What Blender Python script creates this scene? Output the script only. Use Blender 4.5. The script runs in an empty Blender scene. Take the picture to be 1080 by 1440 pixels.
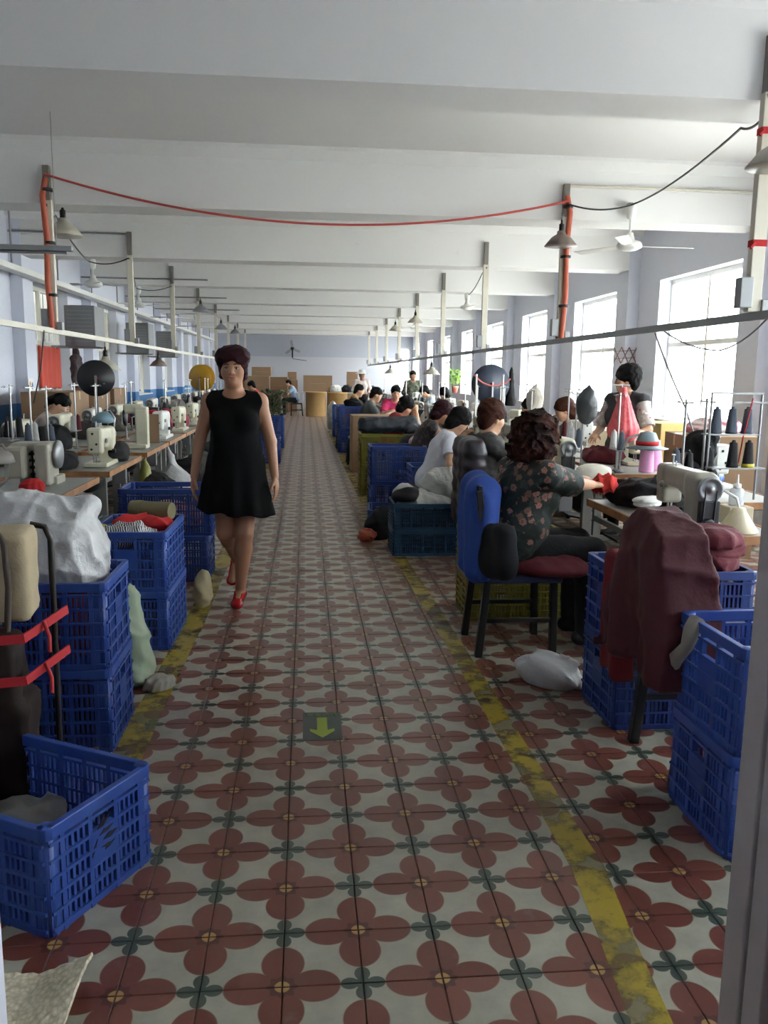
import bpy, bmesh, math, random
import numpy as np
from mathutils import Vector, Matrix

random.seed(7)
rng = np.random.default_rng(7)
S = bpy.context.scene
COL = S.collection
PI = math.pi

# ------------------------------------------------------------------ camera
cam = bpy.data.cameras.new('camera')
camo = bpy.data.objects.new('camera', cam)
COL.objects.link(camo)
CAMH = 1.4923
pitch, yaw, roll = 0.163767, 0.0949116, -0.0134198
cam.sensor_fit = 'VERTICAL'
cam.sensor_height = 36.0
cam.lens = 36.0 * 1171.06 / 1440.0
cam.clip_start = 0.02
cam.clip_end = 300
_f = Vector((math.sin(yaw) * math.cos(pitch), math.cos(yaw) * math.cos(pitch), -math.sin(pitch)))
_r = Vector((math.cos(yaw), -math.sin(yaw), 0))
_d = _f.cross(_r)
_r2 = _r * math.cos(roll) + _d * math.sin(roll)
_d2 = -_r * math.sin(roll) + _d * math.cos(roll)
_m = Matrix((_r2, -_d2, -_f)).transposed().to_4x4()
_m.translation = Vector((0, 0, CAMH))
camo.matrix_world = _m
S.camera = camo

# ------------------------------------------------------------------ sky and exposure
W = bpy.data.worlds.new('sky')
S.world = W
W.use_nodes = True
bg = W.node_tree.nodes['Background']
bg.inputs[0].default_value = (0.93, 0.97, 1.0, 1)
bg.inputs[1].default_value = 8.5
S.view_settings.view_transform = 'Standard'
S.view_settings.look = 'None'
S.view_settings.gamma = 1
S.view_settings.use_curve_mapping = False
S.view_settings.exposure = 1.62
S.cycles.use_denoising = True
S.cycles.max_bounces = 10
S.cycles.diffuse_bounces = 6
S.cycles.transparent_max_bounces = 12
S.cycles.sample_clamp_indirect = 6.0
S.cycles.caustics_reflective = False
S.cycles.caustics_refractive = False

# ------------------------------------------------------------------ materials
def lin(h):
    h = h.lstrip('#')
    out = []
    for i in (0, 2, 4):
        c = int(h[i:i + 2], 16) / 255
        out.append(c / 12.92 if c <= 0.04045 else ((c + 0.055) / 1.055) ** 2.4)
    return out

class NT:
    def __init__(s, name):
        s.m = bpy.data.materials.new(name)
        s.m.use_nodes = True
        s.t = s.m.node_tree
        s.p = s.t.nodes['Principled BSDF']
    def n(s, typ, **kw):
        nd = s.t.nodes.new(typ)
        for k, v in kw.items():
            setattr(nd, k, v)
        return nd
    def l(s, a, b):
        s.t.links.new(a, b)
    def setin(s, sock, v):
        if isinstance(v, bpy.types.NodeSocket):
            s.l(v, sock)
        else:
            sock.default_value = v
    def math(s, op, a, b=0.0, c=0.0, clamp=False):
        nd = s.n('ShaderNodeMath', operation=op)
        nd.use_clamp = clamp
        s.setin(nd.inputs[0], a)
        s.setin(nd.inputs[1], b)
        s.setin(nd.inputs[2], c)
        return nd.outputs[0]
    def mix(s, fac, a, b):
        nd = s.n('ShaderNodeMix', data_type='RGBA')
        s.setin(nd.inputs[0], fac)
        for sock, v in ((nd.inputs[6], a), (nd.inputs[7], b)):
            if isinstance(v, bpy.types.NodeSocket):
                s.l(v, sock)
            else:
                sock.default_value = (*v[:3], 1)
        return nd.outputs[2]
    def noise(s, scale, detail=3, rough=0.5, vec=None):
        nd = s.n('ShaderNodeTexNoise')
        nd.inputs['Scale'].default_value = scale
        nd.inputs['Detail'].default_value = detail
        nd.inputs['Roughness'].default_value = rough
        if vec is None:
            vec = s.n('ShaderNodeTexCoord').outputs['Object']
        s.l(vec, nd.inputs['Vector'])
        return nd.outputs['Fac']
    def ramp(s, fac, lo, hi):
        nd = s.n('ShaderNodeMapRange')
        nd.inputs[1].default_value = lo
        nd.inputs[2].default_value = hi
        s.l(fac, nd.inputs[0])
        return nd.outputs[0]
    def bump(s, h, strength=0.2, dist=0.01):
        nd = s.n('ShaderNodeBump')
        nd.inputs['Strength'].default_value = strength
        nd.inputs['Distance'].default_value = dist
        s.l(h, nd.inputs['Height'])
        s.l(nd.outputs[0], s.p.inputs['Normal'])

MATS = {}
def mat(name, c, rough=0.6, metal=0.0, var=0.12, vs=6.0, bump=0.0, bs=40.0, trans=0.0, alpha=1.0, spec=0.5, c2=None, sheen=0.0, bd=0.01):
    """plain procedural surface: base colour with a soft noise tone (or a second colour) and optional fine relief"""
    if name in MATS:
        return MATS[name]
    q = NT(name)
    c = lin(c) if isinstance(c, str) else c
    nz = q.noise(vs, 4)
    if c2 is not None:
        c2 = lin(c2) if isinstance(c2, str) else c2
        colr = q.mix(q.ramp(nz, 0.42, 0.62), c, c2)
    else:
        colr = q.mix(nz, [x * (1 - var) for x in c], [min(1, x * (1 + var)) for x in c])
    q.l(colr, q.p.inputs['Base Color'])
    q.p.inputs['Roughness'].default_value = rough
    q.p.inputs['Metallic'].default_value = metal
    q.p.inputs['Specular IOR Level'].default_value = spec
    if trans:
        q.p.inputs['Transmission Weight'].default_value = trans
    if alpha < 1:
        q.p.inputs['Alpha'].default_value = alpha
    if sheen:
        q.p.inputs['Sheen Weight'].default_value = sheen
    if bump:
        q.bump(q.noise(bs, 5 if bd > 0.01 else 3, 0.55), bump, bd)
    MATS[name] = q.m
    return q.m

# ------------------------------------------------------------------ object helpers
def tag(o, label=None, cat=None, group=None, kind=None):
    if label: o['label'] = label
    if cat: o['category'] = cat
    if group: o['group'] = group
    if kind: o['kind'] = kind
    return o

def link(name, me, m=None, parent=None, loc=(0, 0, 0), rz=0.0, scale=None):
    if m is not None and len(me.materials) == 0:
        me.materials.append(m)
    o = bpy.data.objects.new(name, me)
    COL.objects.link(o)
    if parent is not None: o.parent = parent
    o.location = loc
    o.rotation_euler = (0, 0, rz)
    if scale is not None: o.scale = scale if hasattr(scale, '__len__') else (scale,) * 3
    return o

def empty(name, label=None, cat=None, loc=(0, 0, 0), rz=0.0, group=None, scale=None):
    o = bpy.data.objects.new(name, None)
    COL.objects.link(o)
    o.location = loc
    o.rotation_euler = (0, 0, rz)
    if scale is not None: o.scale = scale if hasattr(scale, '__len__') else (scale,) * 3
    return tag(o, label, cat, group)

KIDS = {}
def kids(o):
    return [c for c in o.children]

def copy_tree(o, parent=None, label=None, loc=None, rz=None, group=None):
    c = o.copy()
    COL.objects.link(c)
    if parent is not None:
        c.parent = parent
    for ch in kids(o):
        copy_tree(ch, c)
    if label: c['label'] = label
    if group: c['group'] = group
    if loc is not None: c.location = loc
    if rz is not None: c.rotation_euler = (0, 0, rz)
    return c

class MB:
    """collects primitive shapes into one mesh"""
    def __init__(s):
        s.v, s.f, s.sm = [], [], []
    def add(s, v, f, smooth=False):
        o = len(s.v)
        s.v += [tuple(p) for p in v]
        s.f += [tuple(i + o for i in q) for q in f]
        s.sm += [smooth] * len(f)
    def box(s, c, d, rz=0.0, taper=1.0, M=None):
        hx, hy, hz = d[0] / 2, d[1] / 2, d[2] / 2
        v = []
        for z in (-1, 1):
            t = taper if z > 0 else 1.0
            for x, y in ((-1, -1), (1, -1), (1, 1), (-1, 1)):
                v.append(Vector((x * hx * t, y * hy * t, z * hz)))
        if M is not None:
            v = [M @ p for p in v]
        if rz:
            R = Matrix.Rotation(rz, 3, 'Z')
            v = [R @ p for p in v]
        v = [p + Vector(c) for p in v]
        s.add(v, [(3, 2, 1, 0), (4, 5, 6, 7), (0, 1, 5, 4), (1, 2, 6, 5), (2, 3, 7, 6), (3, 0, 4, 7)])
        return s
    def bar(s, a, b, w, h=None):
        """square bar from a to b"""
        h = h or w
        a, b = Vector(a), Vector(b)
        d = (b - a)
        L = d.length
        if L < 1e-6: return s
        d.normalize()
        up = Vector((0, 0, 1)) if abs(d.z) < 0.95 else Vector((0, 1, 0))
        x = d.cross(up).normalized()
        y = x.cross(d)
        M = Matrix((x, d, y)).transposed()
        return s.box((a + b) / 2, (w, L, h), M=M)
    def tube(s, pts, r, n=8, caps=True, rr=None):
        pts = [Vector(p) for p in pts]
        rings = []
        ref = None
        for i, p in enumerate(pts):
            d = (pts[min(i + 1, len(pts) - 1)] - pts[max(i - 1, 0)])
            d.normalize()
            if ref is None:
                ref = Vector((0, 0, 1)) if abs(d.z) < 0.9 else Vector((1, 0, 0))
            x = d.cross(ref).normalized()
            y = x.cross(d).normalized()
            ref = -d.cross(x) if False else y
            q = rr[i] if rr else r
            rings.append([p + (x * math.cos(2 * PI * k / n) + y * math.sin(2 * PI * k / n)) * q for k in range(n)])
        v = [q for ring in rings for q in ring]
        f = []
        for i in range(len(pts) - 1):
            for k in range(n):
                k2 = (k + 1) % n
                f.append((i * n + k, i * n + k2, (i + 1) * n + k2, (i + 1) * n + k))
        s.add(v, f, True)
        if caps:
            m = len(pts) - 1
            s.add(rings[0], [tuple(reversed(range(n)))])
            s.add(rings[m], [tuple(range(n))])
        return s
    def lathe(s, prof, n=16, o=(0, 0, 0), axis='Z', M=None, smooth=True):
        """prof: (radius, height) pairs"""
        v, f = [], []
        for r, z in prof:
            for k in range(n):
                a = 2 * PI * k / n
                p = Vector((r * math.cos(a), r * math.sin(a), z))
                if axis == 'X': p = Vector((p.z, p.x, p.y))
                elif axis == 'Y': p = Vector((p.y, p.z, p.x))
                if M is not None: p = M @ p
                v.append(p + Vector(o))
        for i in range(len(prof) - 1):
            for k in range(n):
                k2 = (k + 1) % n
                f.append((i * n + k, i * n + k2, (i + 1) * n + k2, (i + 1) * n + k))
        if prof[0][0] > 1e-6: f.append(tuple(reversed(range(n))))
        if prof[-1][0] > 1e-6: f.append(tuple((len(prof) - 1) * n + k for k in range(n)))
        s.add(v, f, smooth)
        return s
    def ball(s, c, r, n=12, m=8):
        r = r if hasattr(r, '__len__') else (r, r, r)
        v, f = [], []
        for i in range(m + 1):
            t = PI * i / m
            for k in range(n):
                a = 2 * PI * k / n
                v.append((c[0] + r[0] * math.sin(t) * math.cos(a), c[1] + r[1] * math.sin(t) * math.sin(a), c[2] - r[2] * math.cos(t)))
        for i in range(m):
            for k in range(n):
                k2 = (k + 1) % n
                f.append((i * n + k, i * n + k2, (i + 1) * n + k2, (i + 1) * n + k))
        s.add(v, f, True)
        return s
    def prism(s, poly, z0, z1, M=None, o=(0, 0, 0)):
        n = len(poly)
        v = [Vector((x, y, z0)) for x, y in poly] + [Vector((x, y, z1)) for x, y in poly]
        if M is not None: v = [M @ p for p in v]
        v = [p + Vector(o) for p in v]
        f = [tuple(reversed(range(n))), tuple(range(n, 2 * n))]
        f += [(i, (i + 1) % n, n + (i + 1) % n, n + i) for i in range(n)]
        s.add(v, f)
        return s
    def mesh(s, name='m', bevel=0.0):
        me = bpy.data.meshes.new(name)
        me.from_pydata(s.v, [], s.f)
        me.polygons.foreach_set('use_smooth', s.sm)
        if bevel:
            bm = bmesh.new()
            bm.from_mesh(me)
            es = [e for e in bm.edges if len(e.link_faces) == 2 and e.calc_face_angle(0) > 0.6]
            bmesh.ops.bevel(bm, geom=es, offset=bevel, segments=2, affect='EDGES', profile=0.5, clamp_overlap=True)
            bm.to_mesh(me)
            bm.free()
        me.update()
        return me
    def build(s, name, m, parent=None, loc=(0, 0, 0), rz=0.0, bevel=0.0, scale=None):
        return link(name, s.mesh(name, bevel), m, parent, loc, rz, scale)

def struct(o):
    o['kind'] = 'structure'
    return o

# ------------------------------------------------------------------ implicit surfaces
def V3(a): return np.asarray(a, dtype=np.float64)
def nrm(a):
    a = V3(a)
    return a / (np.linalg.norm(a) + 1e-12)

class Field:
    def __init__(s, lo, hi, h):
        s.lo, s.h = V3(lo), h
        n = np.ceil((V3(hi) - s.lo) / h).astype(int) + 1
        s.ax = [(s.lo[i] + h * np.arange(n[i])).astype(np.float32) for i in range(3)]
        s.f = np.full(n, 9.0, np.float32)
    def sub_axes(s, lo, hi, pad):
        sl, ax = [], []
        for i in range(3):
            a = max(0, int(math.floor((lo[i] - pad - s.lo[i]) / s.h)))
            b = min(len(s.ax[i]), int(math.ceil((hi[i] + pad - s.lo[i]) / s.h)) + 1)
            if b <= a: return None, None
            sl.append(slice(a, b))
            ax.append(s.ax[i][a:b])
        X = ax[0][:, None, None]; Y = ax[1][None, :, None]; Z = ax[2][None, None, :]
        return tuple(sl), (X, Y, Z)
    def put(s, fn, lo, hi, k=0.0, mode='u'):
        pad = k + 3 * s.h
        sl, A = s.sub_axes(lo, hi, pad)
        if sl is None: return s
        d = fn(*A).astype(np.float32)
        g = s.f[sl]
        if mode == 'u':
            if k > 0:
                t = np.clip(0.5 + 0.5 * (g - d) / k, 0, 1)
                g = g * (1 - t) + d * t - k * t * (1 - t)
            else:
                g = np.minimum(g, d)
        else:
            if k > 0:
                t = np.clip(0.5 - 0.5 * (g + d) / k, 0, 1)
                g = g * (1 - t) - d * t + k * t * (1 - t)
            else:
                g = np.maximum(g, -d)
        s.f[sl] = g
        return s
    def cap(s, a, b, ra, rb=None, k=0.0, flat=False, mode='u'):
        rb = ra if rb is None else rb
        a, b = V3(a), V3(b)
        ab = b - a
        L2 = float(ab @ ab) + 1e-12
        r = max(ra, rb)
        def fn(X, Y, Z):
            px, py, pz = X - a[0], Y - a[1], Z - a[2]
            t0 = (px * ab[0] + py * ab[1] + pz * ab[2]) / L2
            t = np.clip(t0, 0, 1)
            d = np.sqrt((px - t * ab[0]) ** 2 + (py - t * ab[1]) ** 2 + (pz - t * ab[2]) ** 2) - (ra + (rb - ra) * t)
            if flat: d = np.maximum(d, (t0 - 1) * math.sqrt(L2))
            return d
        return s.put(fn, np.minimum(a, b) - r, np.maximum(a, b) + r, k, mode)
    def ell(s, c, r, k=0.0, M=None, mode='u'):
        c, r = V3(c), V3(r)
        R = float(r.max())
        def fn(X, Y, Z):
            px, py, pz = X - c[0], Y - c[1], Z - c[2]
            if M is not None:
                q = [px * M[i][0] + py * M[i][1] + pz * M[i][2] for i in range(3)]
            else:
                q = [px, py, pz]
            k0 = np.sqrt((q[0] / r[0]) ** 2 + (q[1] / r[1]) ** 2 + (q[2] / r[2]) ** 2)
            k1 = np.sqrt((q[0] / r[0] ** 2) ** 2 + (q[1] / r[1] ** 2) ** 2 + (q[2] / r[2] ** 2) ** 2)
            return k0 * (k0 - 1.0) / (k1 + 1e-9)
        return s.put(fn, c - R, c + R, k, mode)
    def box(s, c, hd, r=0.01, k=0.0, M=None, mode='u'):
        c, hd = V3(c), V3(hd)
        R = float(np.linalg.norm(hd)) if M is not None else hd
        def fn(X, Y, Z):
            px, py, pz = X - c[0], Y - c[1], Z - c[2]
            if M is not None:
                q = [px * M[i][0] + py * M[i][1] + pz * M[i][2] for i in range(3)]
            else:
                q = [px, py, pz]
            e = [np.abs(q[i]) - (hd[i] - r) for i in range(3)]
            o = np.sqrt(np.maximum(e[0], 0) ** 2 + np.maximum(e[1], 0) ** 2 + np.maximum(e[2], 0) ** 2)
            return o + np.minimum(np.maximum(e[0], np.maximum(e[1], e[2])), 0) - r
        return s.put(fn, c - R, c + R, k, mode)
    def all(s, fn):
        X, Y, Z = s.ax[0][:, None, None], s.ax[1][None, :, None], s.ax[2][None, None, :]
        s.f = fn(s.f, X, Y, Z).astype(np.float32)
        return s
    def cut(s, p, n):
        """keep the side where (x-p).n < 0"""
        p, n = V3(p), nrm(n)
        return s.all(lambda f, X, Y, Z: np.maximum(f, (X - p[0]) * n[0] + (Y - p[1]) * n[1] + (Z - p[2]) * n[2]))
    def mesh(s, name='m', shift=(0, 0, 0)):
        f = np.pad(s.f, 1, constant_values=9.0)
        sg = f < 0
        nx, ny, nz = (d - 1 for d in f.shape)
        cnt = np.zeros((nx, ny, nz), np.int8)
        for i in (0, 1):
            for j in (0, 1):
                for k in (0, 1):
                    cnt += sg[i:i + nx, j:j + ny, k:k + nz]
        ids = np.argwhere((cnt > 0) & (cnt < 8))
        idx = np.full((nx, ny, nz), -1, np.int64)
        idx[ids[:, 0], ids[:, 1], ids[:, 2]] = np.arange(len(ids))
        acc = np.zeros((len(ids), 3))
        num = np.zeros(len(ids))
        C = [(i, j, k) for i in (0, 1) for j in (0, 1) for k in (0, 1)]
        for a in C:
            for ax in range(3):
                if a[ax]: continue
                b = list(a); b[ax] = 1
                va = f[ids[:, 0] + a[0], ids[:, 1] + a[1], ids[:, 2] + a[2]].astype(np.float64)
                vb = f[ids[:, 0] + b[0], ids[:, 1] + b[1], ids[:, 2] + b[2]].astype(np.float64)
                mk = (va < 0) != (vb < 0)
                t = np.where(mk, va / np.where(np.abs(va - vb) < 1e-12, 1e-12, va - vb), 0)
                p = np.tile(np.array(a, float), (len(ids), 1))
                p[:, ax] += t
                acc += p * mk[:, None]
                num += mk
        v = (ids + acc / np.maximum(num, 1)[:, None] - 1) * s.h + s.lo + V3(shift)
        quads = []
        for ax in range(3):
            u, w = (ax + 1) % 3, (ax + 2) % 3
            sa = [slice(None)] * 3; sb = [slice(None)] * 3
            sa[ax] = slice(0, -1); sb[ax] = slice(1, None)
            A, B = sg[tuple(sa)], sg[tuple(sb)]
            e = np.argwhere(A != B)
            ok = (e[:, u] >= 1) & (e[:, w] >= 1) & (e[:, u] < f.shape[u] - 1) & (e[:, w] < f.shape[w] - 1)
            e = e[ok]
            ins = A[e[:, 0], e[:, 1], e[:, 2]]
            def cell(du, dw):
                c = e.copy()
                c[:, u] += du; c[:, w] += dw
                return idx[c[:, 0], c[:, 1], c[:, 2]]
            q = np.stack([cell(-1, -1), cell(0, -1), cell(0, 0), cell(-1, 0)], 1)
            q[~ins] = q[~ins][:, ::-1]
            quads.append(q)
        q = np.concatenate(quads)
        q = q[(q >= 0).all(1)]
        me = bpy.data.meshes.new(name)
        me.vertices.add(len(v))
        me.vertices.foreach_set('co', v.astype(np.float32).ravel())
        me.loops.add(q.size)
        me.loops.foreach_set('vertex_index', q.astype(np.int32).ravel())
        me.polygons.add(len(q))
        me.polygons.foreach_set('loop_start', (np.arange(len(q)) * 4).astype(np.int32))
        me.polygons.foreach_set('loop_total', np.full(len(q), 4, np.int32))
        me.polygons.foreach_set('use_smooth', np.ones(len(q), bool))
        me.update(calc_edges=True)
        me.validate()
        return me
    def build(s, name, m, parent=None, loc=(0, 0, 0), rz=0.0, scale=None):
        return link(name, s.mesh(name), m, parent, loc, rz, scale)

def folds(X, Y, Z, sc, seed, amp):
    """creased wrinkle field: warped ridges at three sizes"""
    r = np.random.default_rng(seed)
    p = r.uniform(0, 6.28, 12)
    d = r.normal(size=(8, 3))
    d /= np.linalg.norm(d, axis=1)[:, None]
    L = lambda i, k: k * sc * (d[i, 0] * X + d[i, 1] * Y + d[i, 2] * Z) + p[i]
    w1 = np.sin(L(0, 0.55)) + 0.5 * np.sin(L(1, 1.3))
    w2 = np.sin(L(2, 0.7)) + 0.5 * np.sin(L(3, 1.6))
    a = np.abs(np.sin(L(4, 0.55) + 1.3 * w1))
    b = np.abs(np.sin(L(5, 1.05) + 1.5 * w2))
    c = np.abs(np.sin(L(6, 2.1) + 1.4 * w1 - 0.8 * w2))
    return amp * (1.0 * (a ** 0.7 - 0.6) * 1.2 + 0.8 * (b ** 0.7 - 0.6) + 0.45 * (c ** 0.8 - 0.55))

# ------------------------------------------------------------------ the room
X_L, X_R, Y_F, Y_B, Z_C, Z_B = -3.8, 4.6, 1.60, 36.2, 3.5, 2.95
T = 0.2
TX, TY = 0.1395, 2.0469          # a flower centre

def tile_material():
    q = NT('cement_tile')
    pos = q.n('ShaderNodeNewGeometry').outputs['Position']
    sep = q.n('ShaderNodeSeparateXYZ'); q.l(pos, sep.inputs[0])
    x = q.math('DIVIDE', q.math('SUBTRACT', sep.outputs[0], TX), T)
    y = q.math('DIVIDE', q.math('SUBTRACT', sep.outputs[1], TY), T)
    a = q.math('MULTIPLY', q.math('ADD', x, y), 0.5)
    b = q.math('MULTIPLY', q.math('SUBTRACT', x, y), 0.5)
    a = q.math('SUBTRACT', a, q.math('ROUND', a))
    b = q.math('SUBTRACT', b, q.math('ROUND', b))
    px = q.math('ABSOLUTE', q.math('ADD', a, b))
    py = q.math('ABSOLUTE', q.math('SUBTRACT', a, b))
    M = q.math('MAXIMUM', px, py)
    m = q.math('MINIMUM', px, py)
    def ell(c, rx, ry, u=M, w=m):
        dx = q.math('DIVIDE', q.math('SUBTRACT', u, c), rx)
        dy = q.math('DIVIDE', w, ry)
        return q.math('SQRT', q.math('ADD', q.math('MULTIPLY', dx, dx), q.math('MULTIPLY', dy, dy)))
    def inside(d, soft=0.03):
        nd = q.n('ShaderNodeMapRange')
        nd.inputs[1].default_value = 1 + soft; nd.inputs[2].default_value = 1 - soft
        q.l(d, nd.inputs[0])
        return nd.outputs[0]
    petal = q.math('MAXIMUM', inside(ell(0.405, 0.315, 0.275)), inside(ell(0.0, 0.30, 0.30)))
    u2 = q.math('SUBTRACT', 1.0, M)
    gl = q.math('MAXIMUM', inside(ell(0.165, 0.115, 0.10, u2, m)), inside(ell(0.0, 0.10, 0.10, u2, m)))
    # the four lobes of the small green flower that lie across the fold
    u3 = q.math('SUBTRACT', 1.0, M)
    gl = q.math('MAXIMUM', gl, inside(ell(0.165, 0.115, 0.10, m, u3)))
    R = q.math('SQRT', q.math('ADD', q.math('MULTIPLY', px, px), q.math('MULTIPLY', py, py)))
    ang = q.math('ARCTAN2', py, px)
    sc = q.math('ADD', 0.175, q.math('MULTIPLY', 0.022, q.math('COSINE', q.math('MULTIPLY', ang, 8.0))))
    ring = inside(q.math('DIVIDE', R, sc), 0.05)
    eye = inside(q.math('DIVIDE', R, 0.095), 0.06)
    cross = inside(q.math('DIVIDE', m, 0.012), 0.3)
    # tone that differs from tile to tile
    fx = q.math('FLOOR', x); fy = q.math('FLOOR', y)
    cmb = q.n('ShaderNodeCombineXYZ'); q.l(fx, cmb.inputs[0]); q.l(fy, cmb.inputs[1])
    wn = q.n('ShaderNodeTexWhiteNoise'); q.l(cmb.outputs[0], wn.inputs['Vector'])
    tone = wn.outputs['Value']
    dirt = q.noise(5.0, 6, 0.65, pos)
    fine = q.noise(60.0, 3, 0.6, pos)
    white = q.mix(q.ramp(dirt, 0.35, 0.7), lin('a6a392'), lin('8a8a7d'))
    red = q.mix(tone, lin('66362b'), lin('774539'))
    red = q.mix(q.math('MULTIPLY', fine, 0.4), red, lin('5a332d'))
    c = q.mix(petal, white, red)
    c = q.mix(gl, c, q.mix(tone, lin('37423a'), lin('455046')))
    c = q.mix(ring, c, lin('4b2420'))
    c = q.mix(eye, c, q.mix(cross, lin('a98a57'), lin('6f4a2e')))
    # scuffs and worn spots
    sp = q.ramp(q.noise(9.0, 8, 0.7, pos), 0.60, 0.75)
    c = q.mix(q.math('MULTIPLY', sp, 0.45), c, lin('77786f'))
    q.l(c, q.p.inputs['Base Color'])
    q.l(q.math('ADD', 0.20, q.math('MULTIPLY', dirt, 0.26)), q.p.inputs['Roughness'])
    q.p.inputs['Specular IOR Level'].default_value = 0.60
    q.bump(fine, 0.05, 0.004)
    return q.m

def wall_material(name, c, dado=None, h=1.05):
    q = NT(name)
    pos = q.n('ShaderNodeNewGeometry').outputs['Position']
    nz = q.noise(1.3, 5, 0.6, pos)
    col = q.mix(nz, [v * 0.93 for v in lin(c)], lin(c))
    sp = q.ramp(q.noise(7.0, 6, 0.7, pos), 0.66, 0.76)
    col = q.mix(q.math('MULTIPLY', sp, 0.25), col, lin('8d8a84'))
    if dado:
        sep = q.n('ShaderNodeSeparateXYZ'); q.l(pos, sep.inputs[0])
        col = q.mix(q.math('LESS_THAN', sep.outputs[2], h), col, lin(dado))
    q.l(col, q.p.inputs['Base Color'])
    q.p.inputs['Roughness'].default_value = 0.75
    q.bump(q.noise(25.0, 4, 0.5, pos), 0.05, 0.01)
    return q.m

M_TILE = tile_material()
M_WALL = wall_material('painted_wall', 'd3d6e2')
M_WALLD = wall_material('painted_wall_dado', 'd3d6e2', '4a7fb5')
M_CEIL = wall_material('whitewash', 'dedddb')
M_JOINT = mat('joint_grout', '3c362f', 0.9)
M_WHITE = mat('white_paint', 'dcdcd8', 0.5)
M_STEEL = mat('grey_steel', '8d8f90', 0.45, 0.6)
M_CONDUIT = mat('ivory_conduit', 'c9c4b4', 0.5, var=0.1)
M_DARK = mat('dark_plastic', '1d1d1f', 0.45)
M_BLACKCLOTH = mat('black_cloth', '121215', 0.9, bump=0.3, bs=60, var=0.25)

# floor: a bed of dark mortar that carries the tiles
b = MB(); b.box((0.4, 17.0, -0.06), (9.6, 40.0, 0.10))
floor = struct(b.build('floor', M_JOINT))
i0, i1, j0, j1 = -7, 6, -4, 19                       # 13 x 23 nearest tiles, each its own piece
tb = MB()
g, e = 0.0012, 0.0012
tb.box((T / 2, T / 2, -0.006), (T - 2 * g, T - 2 * g, 0.012))
tme = tb.mesh('tile')
bm = bmesh.new(); bm.from_mesh(tme)
bmesh.ops.bevel(bm, geom=[x for x in bm.edges if all(v.co.z > -0.001 for v in x.verts)], offset=0.0016, segments=1, affect='EDGES')
bm.to_mesh(tme); bm.free()
tme.materials.append(M_TILE)
for i in range(i0, i1):
    for j in range(j0, j1):
        link('tile', tme, None, floor, (TX + i * T, TY + j * T, random.uniform(-0.0004, 0.0004)))
vs, fs = [], []
for i in range(-21, 23):
    for j in range(-4, 172):
        if i0 <= i < i1 and j0 <= j < j1: continue
        if TX + i * T < X_L - 0.2 or TX + (i + 1) * T > X_R + 0.25: continue
        x0, y0 = TX + i * T, TY + j * T
        o = len(vs)
        for z, k in ((-0.003, 0.0004), (0.0, 0.0018)):
            vs += [(x0 + k, y0 + k, z), (x0 + T - k, y0 + k, z), (x0 + T - k, y0 + T - k, z), (x0 + k, y0 + T - k, z)]
        fs += [(o + 4, o + 5, o + 6, o + 7)] + [(o + k, o + (k + 1) % 4, o + 4 + (k + 1) % 4, o + 4 + k) for k in range(4)]
me = bpy.data.meshes.new('tiles'); me.from_pydata(vs, [], fs)
tag(link('tile_field', me, M_TILE, floor), kind='stuff')

# worn yellow lines painted along the aisle
def tape_material():
    q = NT('worn_yellow_tape')
    pos = q.n('ShaderNodeNewGeometry').outputs['Position']
    n1 = q.noise(5.5, 7, 0.65, pos)
    n2 = q.noise(30.0, 4, 0.6, pos)
    c = q.mix(q.ramp(n1, 0.44, 0.56), lin('9d8a2a'), lin('75693c'))
    c = q.mix(q.math('MULTIPLY', q.ramp(n2, 0.60, 0.72), 0.8), c, lin('3c382e'))
    q.l(c, q.p.inputs['Base Color'])
    q.p.inputs['Roughness'].default_value = 0.4
    q.l(q.math('MAXIMUM', q.ramp(n1, 0.66, 0.46), 0.5), q.p.inputs['Alpha'])
    return q.m
M_TAPE = tape_material()
def tape(pts, w):
    r = random.Random(3)
    v, f = [], []
    segs = []
    for (xa, ya), (xb, yb) in zip(pts[:-1], pts[1:]):
        n = max(1, int((yb - ya) / 0.25))
        for k in range(n):
            t = k / n
            segs.append((xa + (xb - xa) * t, ya + (yb - ya) * t))
    segs.append(pts[-1])
    for x, y in segs:
        a, c = r.uniform(-0.004, 0.004), r.uniform(-0.004, 0.004)
        v += [(x - w / 2 + a, y, 0.0012), (x + w / 2 + c, y, 0.0012), (x + w / 2 + c, y, 0.0004), (x - w / 2 + a, y, 0.0004)]
    for k in range(len(segs) - 1):
        o, p = 4 * k, 4 * k + 4
        f += [(o, o + 1, p + 1, p), (o + 1, o + 2, p + 2, p + 1), (o + 3, o, p, p + 3)]
    me = bpy.data.meshes.new('strip'); me.from_pydata(v, [], f)
    return link('yellow_marking', me, M_TAPE, floor)
tape([(0.77, 1.3), (0.865, 2.29), (0.835, 4.16), (0.775, 6.66), (0.76, 9.0)], 0.10)
tape([(0.70, 9.6), (0.66, 14.0), (0.62, 22.0)], 0.10)
tape([(-0.72, 2.3), (-0.70, 3.2), (-0.69, 3.9), (-0.67, 5.1), (-0.66, 7.5), (-0.64, 12), (-0.64, 20)], 0.12)

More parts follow.
